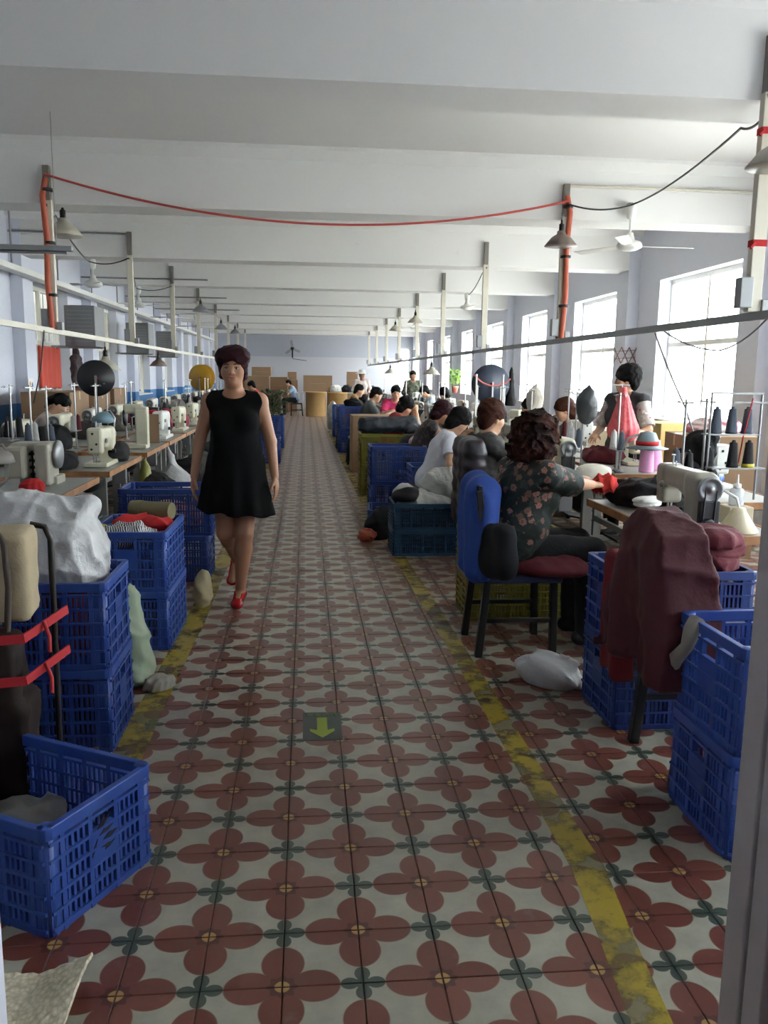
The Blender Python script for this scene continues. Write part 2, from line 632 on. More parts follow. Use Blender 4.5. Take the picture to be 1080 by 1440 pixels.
# ceiling with whitewashed concrete beams
b = MB(); b.box((0.4, 18.5, Z_C + 0.1), (8.9, 36.2, 0.2))
ceiling = struct(b.build('ceiling', M_CEIL))
bb = MB()
bb.box((0.4, 0.2, (Z_C + Z_B) / 2), (8.4, 0.40, Z_C - Z_B))
bb.prism([(-0.09, Z_C), (-0.09, Z_C - 0.035), (0, Z_C - 0.11), (0.4, Z_C - 0.11), (0.49, Z_C - 0.035), (0.49, Z_C)], -3.8, 4.6,
         M=Matrix(((0, 0, 1), (1, 0, 0), (0, 1, 0))))
bme = bb.mesh('beam'); bme.materials.append(M_CEIL)
BEAMS = [1.05 + 3.5 * k - 0.05 for k in range(10)]
BEAMS = [1.0, 4.5, 8.0, 11.5, 15.0, 18.5, 22.0, 25.5, 29.0, 32.5]
for y in BEAMS[1:]:
    link('beam', bme, None, ceiling, (0, y, 0))

# side walls with one window to each bay, pilasters under the beams
def side_wall(name, x, sgn, wins, m, z0, z1, th=0.26):
    b = MB()
    xc = x + sgn * th / 2
    ya, yb = Y_F, Y_B
    b.box((xc, (ya + yb) / 2, z0 / 2), (th, yb - ya, z0))
    b.box((xc, (ya + yb) / 2, (z1 + Z_C) / 2), (th, yb - ya, Z_C - z1))
    e = ya
    for a, c in wins:
        b.box((xc, (e + a) / 2, (z0 + z1) / 2), (th, a - e, z1 - z0))
        e = c
    b.box((xc, (e + yb) / 2, (z0 + z1) / 2), (th, yb - e, z1 - z0))
    w = struct(b.build(name, m))
    pb = MB(); pb.box((0, 0, Z_C / 2), (0.16, 0.42, Z_C))
    pm = pb.mesh('pilaster')
    for y in BEAMS[1:]:
        link('pilaster', pm, m, w, (x - sgn * 0.08, y + 0.2, 0))
    return w
WR = [(c - 1.05, c + 1.05) for c in [2.75 + 3.5 * k for k in range(10)]]
WR[-1] = (33.3, 35.6)
WL = [(c - 0.9, c + 0.9) for c in [2.75 + 3.5 * k for k in range(10)]]
ZR = (0.95, 2.75); ZL = (0.95, 2.70)
side_wall('wall_right', X_R, 1, WR, M_WALL, *ZR)
side_wall('wall_left', X_L, -1, WL, M_WALLD, *ZL)
b = MB()
b.box((0.1, Y_B + 0.13, Z_C / 2), (7.8, 0.26, Z_C)); b.box((4.8, Y_B + 0.13, Z_C / 2), (0.6, 0.26, Z_C))
b.box((4.25, Y_B + 0.13, 0.3), (0.5, 0.26, 0.6)); b.box((4.25, Y_B + 0.13, 3.05), (0.5, 0.26, 0.9))
b.bar((-3.8, Y_B - 0.02, 2.18), (4.0, Y_B - 0.02, 2.18), 0.04)
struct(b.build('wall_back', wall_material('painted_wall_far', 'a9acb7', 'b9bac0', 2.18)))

def glass_material():
    q = NT('window_glass')
    t = q.t
    out = t.nodes['Material Output']
    tr = q.n('ShaderNodeBsdfTransparent'); tr.inputs[0].default_value = (0.93, 0.95, 0.95, 1)
    gl = q.n('ShaderNodeBsdfGlossy'); gl.inputs['Roughness'].default_value = 0.05
    mx = q.n('ShaderNodeMixShader')
    mx.inputs[0].default_value = 0.05; q.l(tr.outputs[0], mx.inputs[1]); q.l(gl.outputs[0], mx.inputs[2])
    q.l(mx.outputs[0], out.inputs['Surface'])
    return q.m
M_GLASS = glass_material()
M_FRAME = mat('window_frame_white', 'e4e2da', 0.45)
WIN = {}
_b = MB(); _b.box((0, 0, 0), (0.014, 0.014, 1.65)); BARM = _b.mesh('bar')
def window(n, x, sgn, a, c, z0, z1):
    key = (round(c - a, 3), z0, z1)
    if key not in WIN:
        w, h = c - a, z1 - z0
        fr = MB()
        for yy in (0.03, w - 0.03): fr.box((0, yy, h / 2), (0.07, 0.06, h))
        for zz in (0.03, h - 0.03): fr.box((0, w / 2, zz), (0.07, w, 0.06))
        fr.box((0, w / 2, h * 0.54), (0.07, w, 0.06))
        mu = MB(); mu.box((0, 0, h * 0.27), (0.06, 0.05, h * 0.54 - 0.06))
        mt = MB(); mt.box((0, 0, h * 0.77), (0.06, 0.05, h * 0.46 - 0.06))
        pn = MB(); pn.box((0, 0, 0), (0.006, w / 2 - 0.05, 0.0 + h * 0.54 - 0.08))
        pt = MB(); pt.box((0, 0, 0), (0.006, w / 2 - 0.05, 0.0 + h * 0.46 - 0.08))
        si = MB(); si.box((0, w / 2, 0.012), (0.30, w, 0.024))
        WIN[key] = [k.mesh(nm) for k, nm in ((fr, 'frame'), (mu, 'mullion'), (mt, 'mullion'), (pn, 'pane'), (pt, 'pane'), (si, 'sill'))]
    fr, mu, mt, pn, pt, si = WIN[key]
    w, h = c - a, z1 - z0
    o = struct(link('window_%d' % n, fr, M_FRAME, None, (x + sgn * 0.19, a, z0)))
    link('mullion', mu, M_FRAME, o, (0, w / 2, 0))
    link('mullion', mt, M_FRAME, o, (0, w / 2, 0))
    if sgn < 0:
        for q in range(1, 8):
            if q != 4: link('bar', BARM, M_STEEL, o, (-0.06, w * q / 8, h * 0.5))
    for yy in (w * 0.25, w * 0.75):
        link('pane', pn, M_GLASS, o, (0, yy, h * 0.27))
        link('pane', pt, M_GLASS, o, (0, yy, h * 0.77))
    link('sill', si, M_WHITE, o, (-sgn * 0.1, 0, 0))
    return o
n = 0
for a, c in WR:
    n += 1; window(n, X_R, 1, a, c, *ZR)
for a, c in WL:
    n += 1; window(n, X_L, -1, a, c, *ZL)
n += 1; window(n, 1.86, 1, -0.8, 0.5, 0.9, 2.3)
n += 1
fr = MB()
for xx in (4.03, 4.47): fr.box((xx, 0, 1.6), (0.06, 0.07, 2.0))
for zz in (0.63, 1.6, 2.57): fr.box((4.25, 0, zz), (0.5, 0.07, 0.06))
o = struct(fr.build('window_%d' % n, M_FRAME, None, (0, Y_B + 0.18, 0)))
pn = MB(); pn.box((4.25, 0, 1.6), (0.40, 0.006, 1.9)); pn.build('pane', M_GLASS, o)

# outside: paving on the bright side, an added facade to shade the windows opposite
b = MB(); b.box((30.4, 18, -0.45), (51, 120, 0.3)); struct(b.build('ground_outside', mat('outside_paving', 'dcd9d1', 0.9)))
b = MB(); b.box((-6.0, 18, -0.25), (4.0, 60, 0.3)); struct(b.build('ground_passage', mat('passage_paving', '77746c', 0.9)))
b = MB(); b.box((-5.25, 18, 3.4), (0.3, 60, 9.0)); struct(b.build('added_shade_wall', mat('outside_render', '77736a', 0.9)))

# near wall with the doorway the room is seen through, and the dim lobby on this side of it
M_JAMB = mat('lilac_grey_paint', 'b0a9a8', 0.6, var=0.08, c2='a59d9b', vs=3)
M_CREAM = mat('cream_gloss_paint', 'b29f7c', 0.5, c2='a59270', vs=3)
M_WOOD_RED = mat('varnished_red_wood', '7d4a35', 0.4, c2='8f5a42', vs=4)
b = MB()
b.box((-2.45, 1.54, Z_C / 2), (3.66, 0.12, Z_C))
b.box((2.97, 1.54, Z_C / 2), (3.94, 0.12, Z_C))
b.box((0.2, 1.54, (2.42 + Z_C) / 2), (1.9, 0.12, Z_C - 2.42))
struct(b.build('wall_front', M_WALL))
b = MB()
b.box((-1.9, -0.3, 1.3), (0.1, 3.6, 2.6)); b.box((2.0, -0.3, 0.45), (0.1, 3.6, 0.9)); b.box((2.0, -0.3, 2.45), (0.1, 3.6, 0.3)); b.box((2.0, -1.45, 1.6), (0.1, 1.3, 1.4)); b.box((2.0, 1.0, 1.6), (0.1, 1.0, 1.4)); b.box((0.05, -2.1, 1.3), (4.0, 0.1, 2.6))
struct(b.build('wall_lobby', M_WALL))
b = MB(); b.box((0.05, -0.3, 2.65), (4.0, 3.6, 0.1)); struct(b.build('ceiling_lobby', M_CEIL))
JR, JL = 0.935, -0.635
fr = MB()
fr.box((JR + 0.025, 1.575, 1.21), (0.05, 0.075, 2.42)); fr.box((JR + 0.032, 1.50, 1.21), (0.05, 0.065, 2.42))
fr.box((0.15, 1.54, 2.40), (1.6, 0.14, 0.05))
o = struct(fr.build('door_1', M_JAMB, bevel=0.004))
b = MB(); b.box((JL - 0.03, 1.54, 1.2), (0.05, 0.13, 2.4)); b.build('jamb', M_CREAM, o, bevel=0.006)
b = MB(); b.box((JL - 0.025, 1.455, 1.2), (0.05, 0.03, 2.4)); b.build('jamb_edge', M_WOOD_RED, o, bevel=0.004)
b = MB(); b.box((JR + 0.05, 1.0, 1.2), (0.04, 0.90, 2.3)); b.build('door_leaf', M_WOOD_RED, o, bevel=0.006)
for z in (0.4, 2.0):
    b = MB(); b.lathe([(0.008, -0.05), (0.008, 0.05)], 10, (JR + 0.024, 1.462, z)); b.build('hinge', M_STEEL, o)


# ------------------------------------------------------------------ materials of the equipment
M_BLUE = mat('blue_crate_plastic', '28458f', 0.45, c2='314e93', vs=7)
M_BLUE2 = mat('deep_blue_crate_plastic', '22397a', 0.45, c2='2b437f', vs=7)
M_TEAL = mat('teal_crate_plastic', '17435e', 0.5, var=0.2, vs=4)
M_YCRATE = mat('olive_yellow_crate_plastic', '726d22', 0.5, var=0.15, vs=3)
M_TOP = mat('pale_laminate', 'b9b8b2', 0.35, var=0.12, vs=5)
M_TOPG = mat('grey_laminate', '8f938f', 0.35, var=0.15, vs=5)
M_EDGE = mat('worn_wood_edge', 'a5764a', 0.55, c2='8a5f3b', vs=9)
M_LEG = mat('grey_table_steel', '84857f', 0.5, 0.3)
M_MACH = mat('cream_machine_enamel', 'c9c6ae', 0.35, var=0.08, vs=8)
M_MACHG = mat('aged_grey_machine_enamel', '9d988a', 0.38, var=0.15, vs=8)
M_MACHW = mat('white_machine_enamel', 'dedfd9', 0.3, var=0.05)
M_CHROME = mat('bright_steel', 'a8a8a5', 0.32, 0.85)
M_SHADE = mat('beige_enamel_shade', 'a9a496', 0.45, var=0.1)
M_SHADED = mat('brown_enamel_shade', '6f625a', 0.45, var=0.1)
M_ORANGE = mat('orange_red_sleeving', 'b5573f', 0.6)
M_RED = mat('red_cloth', 'b01c22', 0.85, bump=0.3, var=0.2)
M_CARTON = mat('brown_cardboard', '8c7157', 0.85, var=0.1, vs=3)
M_TAPE2 = mat('packing_tape', 'b99560', 0.3)
M_BAGW = mat('white_bag_plastic', 'bcbcbc', 0.35, var=0.06, bump=0.5, bs=5, bd=0.06)
M_BAGC = mat('translucent_bag_plastic', 'a5a6a1', 0.3, var=0.12, bump=0.6, bs=6, bd=0.06)
M_BURG = mat('burgundy_cloth', '5a1522', 0.85, bump=0.25, var=0.2)
M_YELLOW = mat('yellow_plastic', 'c9981f', 0.4)
M_CONE_B = mat('black_thread', '18181b', 0.85, bump=0.4, bs=180)
M_CONE_G = mat('slate_thread', '4b5360', 0.85, bump=0.4, bs=180)
M_PINK = mat('pink_thread', 'd89ac4', 0.8, bump=0.3, bs=150)

# ------------------------------------------------------------------ perforated crates
CRATES = {}
def crate_mesh(L, Wd, H):
    key = (L, Wd, H)
    if key in CRATES: return CRATES[key]
    lat, rim, pan = MB(), MB(), []
    th = 0.010
    def wall(M0, w, solid):
        """one side in its own frame: u along the wall, z up, outward = -y"""
        def bx(u, z, du, dz, y=0.0, dy=th):
            c = M0 @ Vector((u, y, z)); d = M0.to_3x3() @ Vector((du, dy, dz))
            lat.box(c, (abs(d.x), abs(d.y), abs(d.z)))
        nb = 5 if w > 0.5 else 3
        edge = 0.045
        zs = [0.02 + (H - 0.07) * k / 5 for k in range(6)]
        for z in zs: bx(0, z, w, 0.009, -0.003, 0.018)
        us = [-w / 2 + edge + (w - 2 * edge) * k / nb for k in range(nb + 1)]
        for u in us: bx(u, (H - 0.03) / 2, 0.016, H - 0.03, -0.002, 0.016)
        for sx in (-1, 1): bx(sx * (w / 2 - edge / 2), (H - 0.03) / 2, edge, H - 0.03)
        for k in range(nb):
            u0, u1 = us[k], us[k + 1]
            mid = solid and (k == nb // 2 if nb == 3 else k in (1, 2))
            m = max(3, int(round((u1 - u0) / 0.019)))
            if mid:
                # hand hole above a plain panel, slats only below it
                zl = zs[2]
                for j in range(1, m):
                    bx(u0 + (u1 - u0) * j / m, zl / 2, 0.009, zl)
                p = MB()
                c = M0 @ Vector(((u0 + u1) / 2, -0.004, (zs[2] + zs[4]) / 2)); d = M0.to_3x3() @ Vector((u1 - u0, 0.012, zs[4] - zs[2]))
                p.box(c, (abs(d.x), abs(d.y), abs(d.z)))
                pan.append(p)
            else:
                for j in range(1, m):
                    bx(u0 + (u1 - u0) * j / m, (H - 0.05) / 2, 0.009, H - 0.05)
    for s in (-1, 1):
        R = Matrix.Rotation(0 if s < 0 else PI, 4, 'Z')
        wall(Matrix.Translation((0, s * (Wd / 2 - 0.012), 0)) @ R, L - 0.03, False)
        R = Matrix.Rotation(-PI / 2 if s < 0 else PI / 2, 4, 'Z')
        wall(Matrix.Translation((s * (L / 2 - 0.012), 0, 0)) @ R, Wd - 0.03, True)
        for t in (-1, 1):
            lat.lathe([(0.022, 0.004), (0.022, H - 0.02)], 8, (s * (L / 2 - 0.026), t * (Wd / 2 - 0.026), 0))
    lat.box((0, 0, 0.008), (L - 0.03, Wd - 0.03, 0.012))
    for s in (-1, 1):
        lat.box((0, s * (Wd / 2 - 0.013), 0.012), (L - 0.05, 0.018, 0.022)); lat.box((s * (L / 2 - 0.013), 0, 0.012), (0.018, Wd - 0.05, 0.022))
    for s in (-1, 1):
        rim.box((0, s * (Wd / 2 - 0.010), H - 0.018), (L - 0.04, 0.022, 0.036))
        rim.box((s * (L / 2 - 0.010), 0, H - 0.018), (0.022, Wd - 0.04, 0.036))
        for t in (-1, 1):
            rim.lathe([(0.024, -0.036), (0.024, 0)], 8, (s * (L / 2 - 0.023), t * (Wd / 2 - 0.023), H))
    CRATES[key] = (lat.mesh('lattice'), rim.mesh('rim', 0.003), [p.mesh('grip_panel') for p in pan])
    return CRATES[key]

def crate(x, y, z, rz, label, m=None, L=0.60, Wd=0.43, H=0.315, group=None):
    m = m or M_BLUE
    lat, rim, pan = crate_mesh(L, Wd, H)
    o = empty('plastic_crate', label, 'crate', (x, y, z), rz, group)
    for nm, me in [('lattice', lat), ('rim', rim)] + [('grip_panel', p) for p in pan]:
        c = link(nm, me, None, o)
        if len(me.materials) == 0: me.materials.append(m)
        c.material_slots[0].link = 'OBJECT'
        c.material_slots[0].material = m
    return o

# ------------------------------------------------------------------ soft heaps and bags
def heap_mesh(key, d, seed, amp=0.022, sc=22, h=0.014, flat=True, k=0.05, n=5):
    """a heap of folded cloth: overlapping flattened lumps with creases"""
    r = np.random.default_rng(seed)
    F = Field((-d[0] / 2 - 0.06, -d[1] / 2 - 0.06, -0.04), (d[0] / 2 + 0.06, d[1] / 2 + 0.06, d[2] + 0.08), h)
    F.ell((0, 0, d[2] * 0.3), (d[0] * 0.46, d[1] * 0.46, d[2] * 0.55))
    for i in range(n):
        a = r.uniform(0, 6.28)
        q = r.uniform(0.1, 0.26)
        F.ell((math.cos(a) * d[0] * q, math.sin(a) * d[1] * q, d[2] * r.uniform(0.25, 0.68)),
              (d[0] * r.uniform(0.18, 0.34), d[1] * r.uniform(0.18, 0.34), d[2] * r.uniform(0.22, 0.36)), k)
    F.all(lambda f, X, Y, Z: f + folds(X, Y, Z, sc, seed, amp))
    if flat: F.cut((0, 0, 0.0), (0, 0, -1))
    return F.mesh('heap')
HEAPS = {}
def heap(name, d, seed, m, loc, rz, label, cat, group=None, **kw):
    key = (tuple(d), seed, tuple(sorted(kw.items())))
    if key not in HEAPS: HEAPS[key] = heap_mesh(key, d, seed, **kw)
    me = HEAPS[key]
    o = link(name, me, None, None, loc, rz)
    if len(me.materials) == 0: me.materials.append(m)
    o.material_slots[0].link = 'OBJECT'; o.material_slots[0].material = m
    return tag(o, label, cat, group)

# ------------------------------------------------------------------ work table
def table_parts():
    P = {}
    b = MB(); b.box((0, 0, 0.73), (1.20, 0.56, 0.034)); P['worktop'] = (b.mesh('worktop', 0.002), M_TOP)
    for k, (c, d) in enumerate((((0, -0.288, 0.729), (1.24, 0.016, 0.044)), ((0, 0.288, 0.729), (1.24, 0.016, 0.044)), ((-0.609, 0, 0.729), (0.018, 0.56, 0.044)), ((0.609, 0, 0.729), (0.018, 0.56, 0.044)))):
        b = MB(); b.box(c, d); P['edge_strip.%d' % k] = (b.mesh('edge_strip', 0.003), M_EDGE)
    for k, s in enumerate((-1, 1)):
        b = MB(); b.box((s * 0.48, 0.02, 0.37), (0.05, 0.07, 0.66)); b.box((s * 0.48, 0, 0.70), (0.06, 0.46, 0.03)); b.box((s * 0.48, 0, 0.03), (0.05, 0.50, 0.05))
        P['leg.%d' % k] = (b.mesh('leg', 0.004), M_LEG)
    b = MB(); b.box((0, 0.04, 0.22), (0.92, 0.03, 0.05)); P['crossbar'] = (b.mesh('crossbar'), M_LEG)
    b = MB(); b.box((0, -0.06, 0.10), (0.34, 0.26, 0.02), M=Matrix.Rotation(0.2, 3, 'X')); P['treadle'] = (b.mesh('treadle', 0.004), M_DARK)
    b = MB(); b.lathe([(0.05, -0.14), (0.085, -0.12), (0.09, 0.08), (0.06, 0.10), (0.03, 0.14)], 14, (0.22, 0.05, 0.57), 'X'); b.box((0.22, 0.05, 0.675), (0.12, 0.1, 0.06))
    P['motor'] = (b.mesh('motor'), M_DARK)
    b = MB(); b.box((0.46, -0.14, 0.60), (0.06, 0.10, 0.16)); P['switch_box'] = (b.mesh('switch_box', 0.004), M_STEEL)
    return P
TPARTS = table_parts()
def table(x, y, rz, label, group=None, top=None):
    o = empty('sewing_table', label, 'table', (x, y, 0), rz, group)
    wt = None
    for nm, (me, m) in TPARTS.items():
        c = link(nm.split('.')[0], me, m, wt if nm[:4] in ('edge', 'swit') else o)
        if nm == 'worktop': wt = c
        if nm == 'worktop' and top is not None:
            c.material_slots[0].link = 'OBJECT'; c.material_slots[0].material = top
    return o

# ------------------------------------------------------------------ sewing machine heads
def machine_parts():
    P = {}
    F = Field((-0.29, -0.12, -0.01), (0.29, 0.12, 0.36), 0.008)
    F.box((0.165, 0, 0.13), (0.062, 0.062, 0.15), 0.02)
    F.box((-0.02, 0, 0.245), (0.225, 0.054, 0.052), 0.025, 0.03)
    F.box((-0.195, 0, 0.20), (0.045, 0.055, 0.10), 0.018, 0.02)
    F.ell((0.06, 0, 0.19), (0.06, 0.03, 0.06), 0.05)
    P['arm'] = (F.mesh('arm'), 'body')
    b = MB(); b.box((0, 0, 0.016), (0.50, 0.18, 0.032)); P['bed'] = (b.mesh('bed', 0.006), 'body')
    b = MB(); b.box((-0.244, 0, 0.20), (0.010, 0.085, 0.17)); P['face_plate'] = (b.mesh('face_plate', 0.003), 'body')
    b = MB()
    for z, y in ((0.26, 0.01), (0.18, -0.018), (0.14, 0.02)): b.lathe([(0.009, 0), (0.009, 0.006)], 8, (-0.255, y, z), 'X')
    P['screw'] = (b.mesh('screw'), M_DARK)
    b = MB(); b.tube([(-0.20, 0, 0.12), (-0.20, 0, 0.045)], 0.006, 6); b.tube([(-0.20, 0, 0.05), (-0.20, 0, 0.030)], 0.0025, 5); P['needle_bar'] = (b.mesh('needle_bar'), M_CHROME)
    b = MB(); b.tube([(-0.20, 0.018, 0.12), (-0.20, 0.018, 0.05)], 0.006, 6); b.box((-0.20, -0.005, 0.042), (0.022, 0.055, 0.008)); P['presser_foot'] = (b.mesh('presser_foot'), M_CHROME)
    b = MB(); b.lathe([(0.0, 0), (0.018, 0.002), (0.02, 0.004), (0.016, 0.018), (0, 0.024)], 10, (-0.14, -0.058, 0.20), 'Y', M=Matrix.Rotation(PI, 3, 'Z')); P['tension_disc'] = (b.mesh('tension_disc'), M_CHROME)
    b = MB(); b.lathe([(0.012, 0.0), (0.03, 0.004), (0.045, 0.0), (0.058, 0.004), (0.062, 0.014), (0.060, 0.026), (0.050, 0.028), (0.044, 0.014), (0.020, 0.014), (0.016, 0.030), (0.0, 0.032)], 20, (0.232, 0, 0.225), 'X')
    P['handwheel'] = (b.mesh('handwheel'), M_STEEL)
    b = MB(); b.box((0.245, 0.0, 0.10), (0.03, 0.10, 0.14)); b.lathe([(0.03, 0), (0.03, 0.03)], 12, (0.255, -0.01, 0.06), 'X'); P['belt_cover'] = (b.mesh('belt_cover', 0.006), M_DARK)
    b = MB(); b.tube([(0.262, 0.028, 0.22), (0.262, 0.02, 0.07)], 0.004, 5); b.tube([(0.262, -0.028, 0.22), (0.262, -0.035, 0.07)], 0.004, 5); P['belt'] = (b.mesh('belt'), M_DARK)
    b = MB(); b.tube([(-0.17, 0, 0.29), (-0.17, 0, 0.35)], 0.005, 6); b.lathe([(0.011, 0), (0.011, 0.006)], 8, (-0.17, 0, 0.345)); b.tube([(-0.09, -0.02, 0.29), (-0.09, -0.02, 0.325)], 0.004, 6)
    P['thread_post'] = (b.mesh('thread_post'), M_CHROME)
    b = MB(); b.tube([(0.09, -0.06, 0.10), (0.09, -0.085, 0.10)], 0.018, 10); P['stitch_dial'] = (b.mesh('stitch_dial'), M_DARK)
    return P
MPARTS = machine_parts()
def machine(x, y, rz, label, m, group=None, z=0.752, scale=1.0):
    o = empty('sewing_machine', label, 'sewing machine', (x, y, z), rz, group, scale)
    up, own = {'screw': 'face_plate', 'presser_foot': 'needle_bar', 'tension_disc': 'arm', 'thread_post': 'arm', 'stitch_dial': 'arm', 'belt': 'belt_cover'}, {}
    for nm, (me, mm) in MPARTS.items():
        if mm == 'body':
            c = own[nm] = link(nm, me, None, o)
            if len(me.materials) == 0: me.materials.append(M_MACH)
            c.material_slots[0].link = 'OBJECT'; c.material_slots[0].material = m
        else:
            own[nm] = link(nm, me, mm, own[up[nm]] if nm in up else o)
    return o

# thread stand: pole on the table, tray with two spikes, guide arms at the top
def stand_parts():
    P = {}
    b = MB(); b.tube([(0, 0, 0), (0, 0, 0.62)], 0.008, 8); b.lathe([(0.03, 0), (0.03, 0.01), (0.012, 0.02)], 12); P['pole'] = (b.mesh('pole'), M_CHROME)
    b = MB(); b.box((0, 0, 0.17), (0.24, 0.05, 0.008)); P['tray'] = (b.mesh('tray', 0.002), M_STEEL)
    for s in (-1, 1):
        b = MB(); b.tube([(s * 0.085, 0, 0.174), (s * 0.085, 0, 0.33)], 0.003, 5); P['spike.%d' % s] = (b.mesh('spike'), M_CHROME)
    b = MB(); b.box((0, 0, 0.60), (0.25, 0.016, 0.008))
    for s in (-1, 1): b.tube([(s * 0.085, 0, 0.604), (s * 0.085, -0.02, 0.61), (s * 0.085, -0.035, 0.595)], 0.003, 5)
    P['guide_arm'] = (b.mesh('guide_arm'), M_CHROME)
    return P
SPARTS = stand_parts()
def stand(x, y, rz, label, group=None, z=0.752):
    o = empty('thread_stand', label, 'thread stand', (x, y, z), rz, group)
    tr = None
    for nm, (me, m) in SPARTS.items():
        c = link(nm.split('.')[0], me, m, tr if nm.startswith('spike') else o)
        if nm == 'tray': tr = c
    return o
cb = MB(); cb.lathe([(0.034, 0), (0.036, 0.004), (0.036, 0.012), (0.034, 0.014), (0.022, 0.15), (0.012, 0.152), (0.010, 0.165)], 14)
CONE = cb.mesh('thread_cone')
cb = MB(); cb.lathe([(0.037, 0), (0.037, 0.022)], 14); CONEB = cb.mesh('cone_base')
def cone(x, y, z, m, label, base=None, s=1.0, group=None):
    o = link('thread_cone', CONE, None, None, (x, y, z), 0, s)
    if len(CONE.materials) == 0: CONE.materials.append(M_CONE_B)
    o.material_slots[0].link = 'OBJECT'; o.material_slots[0].material = m
    tag(o, label, 'thread', group)
    if base is not None:
        c = link('cone_base', CONEB, None, o)
        if len(CONEB.materials) == 0: CONEB.materials.append(base)
        c.material_slots[0].link = 'OBJECT'; c.material_slots[0].material = base
    return o

# ------------------------------------------------------------------ lamps and fans
def pole_lamp_mesh():
    b = MB()
    b.lathe([(0.165, 0.0), (0.168, 0.004), (0.10, 0.085), (0.045, 0.12), (0.04, 0.15), (0.0, 0.155)], 22)
    b.lathe([(0.160, 0.002), (0.096, 0.08), (0.04, 0.11), (0.0, 0.112)], 22)
    return b.mesh('shade')
LSH = pole_lamp_mesh()
cb = MB(); cb.lathe([(0.026, 0.14), (0.026, 0.215), (0.012, 0.225), (0.010, 0.26)], 12); LSOCK = cb.mesh('socket')
cb = MB(); cb.lathe([(0.0, 0.0), (0.025, 0.01), (0.035, 0.04), (0.02, 0.085), (0.018, 0.12)], 12); LBULB = cb.mesh('bulb')
M_BULB = mat('bulb_glass', 'e9e6da', 0.25)
def lamp(x, y, z, label, m=None, drop=0.0, side=None, s=1.0, group=None):
    """conical shade; drop = length of the flex above it, side = point its bracket reaches to"""
    o = empty('pendant_lamp', label, 'lamp', (x, y, z), 0, group, s)
    c = link('shade', LSH, None, o)
    if len(LSH.materials) == 0: LSH.materials.append(M_SHADE)
    c.material_slots[0].link = 'OBJECT'; c.material_slots[0].material = m or M_SHADE
    link('bulb', LBULB, M_BULB, link('socket', LSOCK, M_DARK, o))
    if drop:
        b = MB(); b.tube([(0, 0, 0.25), (0, 0, 0.25 + drop)], 0.004, 5); b.build('flex', M_DARK, o)
    if side is not None:
        p = Vector(side) - Vector((x, y, z))
        b = MB(); b.tube([(0, 0, 0.25), (0, 0, 0.28), (p.x * 0.5, p.y * 0.5, 0.30), (p.x, p.y, p.z)], 0.006, 6); b.build('bracket', M_STEEL, o)
    return o
def fan(x, y, zt, z, rz, label, reach=0.62):
    """ceiling fan: canopy at zt, motor at z"""
    o = empty('ceiling_fan', label, 'fan', (x, y, z), rz)
    b = MB(); b.lathe([(0.0, -0.045), (0.07, -0.04), (0.115, -0.015), (0.12, 0.01), (0.10, 0.035), (0.05, 0.05), (0.035, 0.10), (0.03, 0.12), (0.0, 0.12)], 20); b.build('motor', M_WHITE, o)
    b = MB(); b.tube([(0, 0, 0.1), (0, 0, zt - z - 0.02)], 0.012, 8); b.build('rod', M_WHITE, o)
    b = MB(); h = zt - z; b.lathe([(0.0, h - 0.14), (0.035, h - 0.13), (0.05, h - 0.05), (0.04, h - 0.01), (0.0, h)], 16); b.build('canopy', M_WHITE, o)
    for k in range(3):
        a = 2 * PI * k / 3
        b = MB()
        R = Matrix.Rotation(a, 3, 'Z') @ Matrix.Rotation(0.16, 3, 'X')
        b.prism([(0.10, -0.025), (0.2, -0.05), (reach, -0.065), (reach + 0.01, 0.0), (reach, 0.05), (0.2, 0.05), (0.10, 0.025)], -0.003, 0.003, M=R)
        b.build('blade', M_WHITE, o)
    return o

# ------------------------------------------------------------------ cartons, tubs, bins
def carton(x, y, z, d, rz, label, m=None, group=None, open_top=False):
    o = empty('cardboard_box', label, 'box', (x, y, z), rz, group)
    b = MB()
    w, l, h = d
    if open_top:
        t = 0.008
        for sx in (-1, 1):
            b.box((sx * (w / 2 - t / 2), 0, h / 2), (t, l, h)); b.box((0, sx * (l / 2 - t / 2), h / 2), (w, t, h))
        b.box((0, 0, t / 2), (w, l, t))
    else:
        b.box((0, 0, h / 2), (w, l, h))
    b.build('carton', m or M_CARTON, o, bevel=0.003)
    if not open_top:
        b = MB(); b.box((0, 0, h + 0.001), (w + 0.002, 0.05, 0.003)); b.box((w / 2 + 0.001, 0, h - 0.05), (0.002, 0.05, 0.1)); b.box((-w / 2 - 0.001, 0, h - 0.05), (0.002, 0.05, 0.1))
        b.box((0, -l / 2 - 0.001, h / 2), (w * 0.5, 0.002, 0.006))
        b.build('tape', M_TAPE2, o)
    return o
def reel(x, y, z, r, rz, label, m, w=0.10, hub=None, foot=0.75, cat='reel'):
    """big two-flange webbing reel on a stand; axis along local Y"""
    o = empty('webbing_reel', label, cat, (x, y, foot), rz)
    h = z - foot
    for k, s in enumerate((-1, 1)):
        b = MB(); b.lathe([(0.0, -0.004), (r, -0.004), (r, 0.004), (0.0, 0.004)], 36, (0, s * w / 2, h), 'Y'); b.build('flange', m, o)
    b = MB(); b.lathe([(r * 0.25, -w / 2), (r * 0.25, w / 2)], 16, (0, 0, h), 'Y'); b.lathe([(0.02, -w / 2 - 0.04), (0.02, w / 2 + 0.04)], 10, (0, 0, h), 'Y'); b.build('hub', hub or M_RED, o)
    b = MB()
    for s in (-1, 1): b.bar((0, s * (w / 2 + 0.03), 0.0), (0, s * (w / 2 + 0.03), h + 0.03), 0.022)
    b.box((0, 0, 0.011), (0.22, w + 0.12, 0.022)); b.build('stand', M_STEEL, o)
    return o

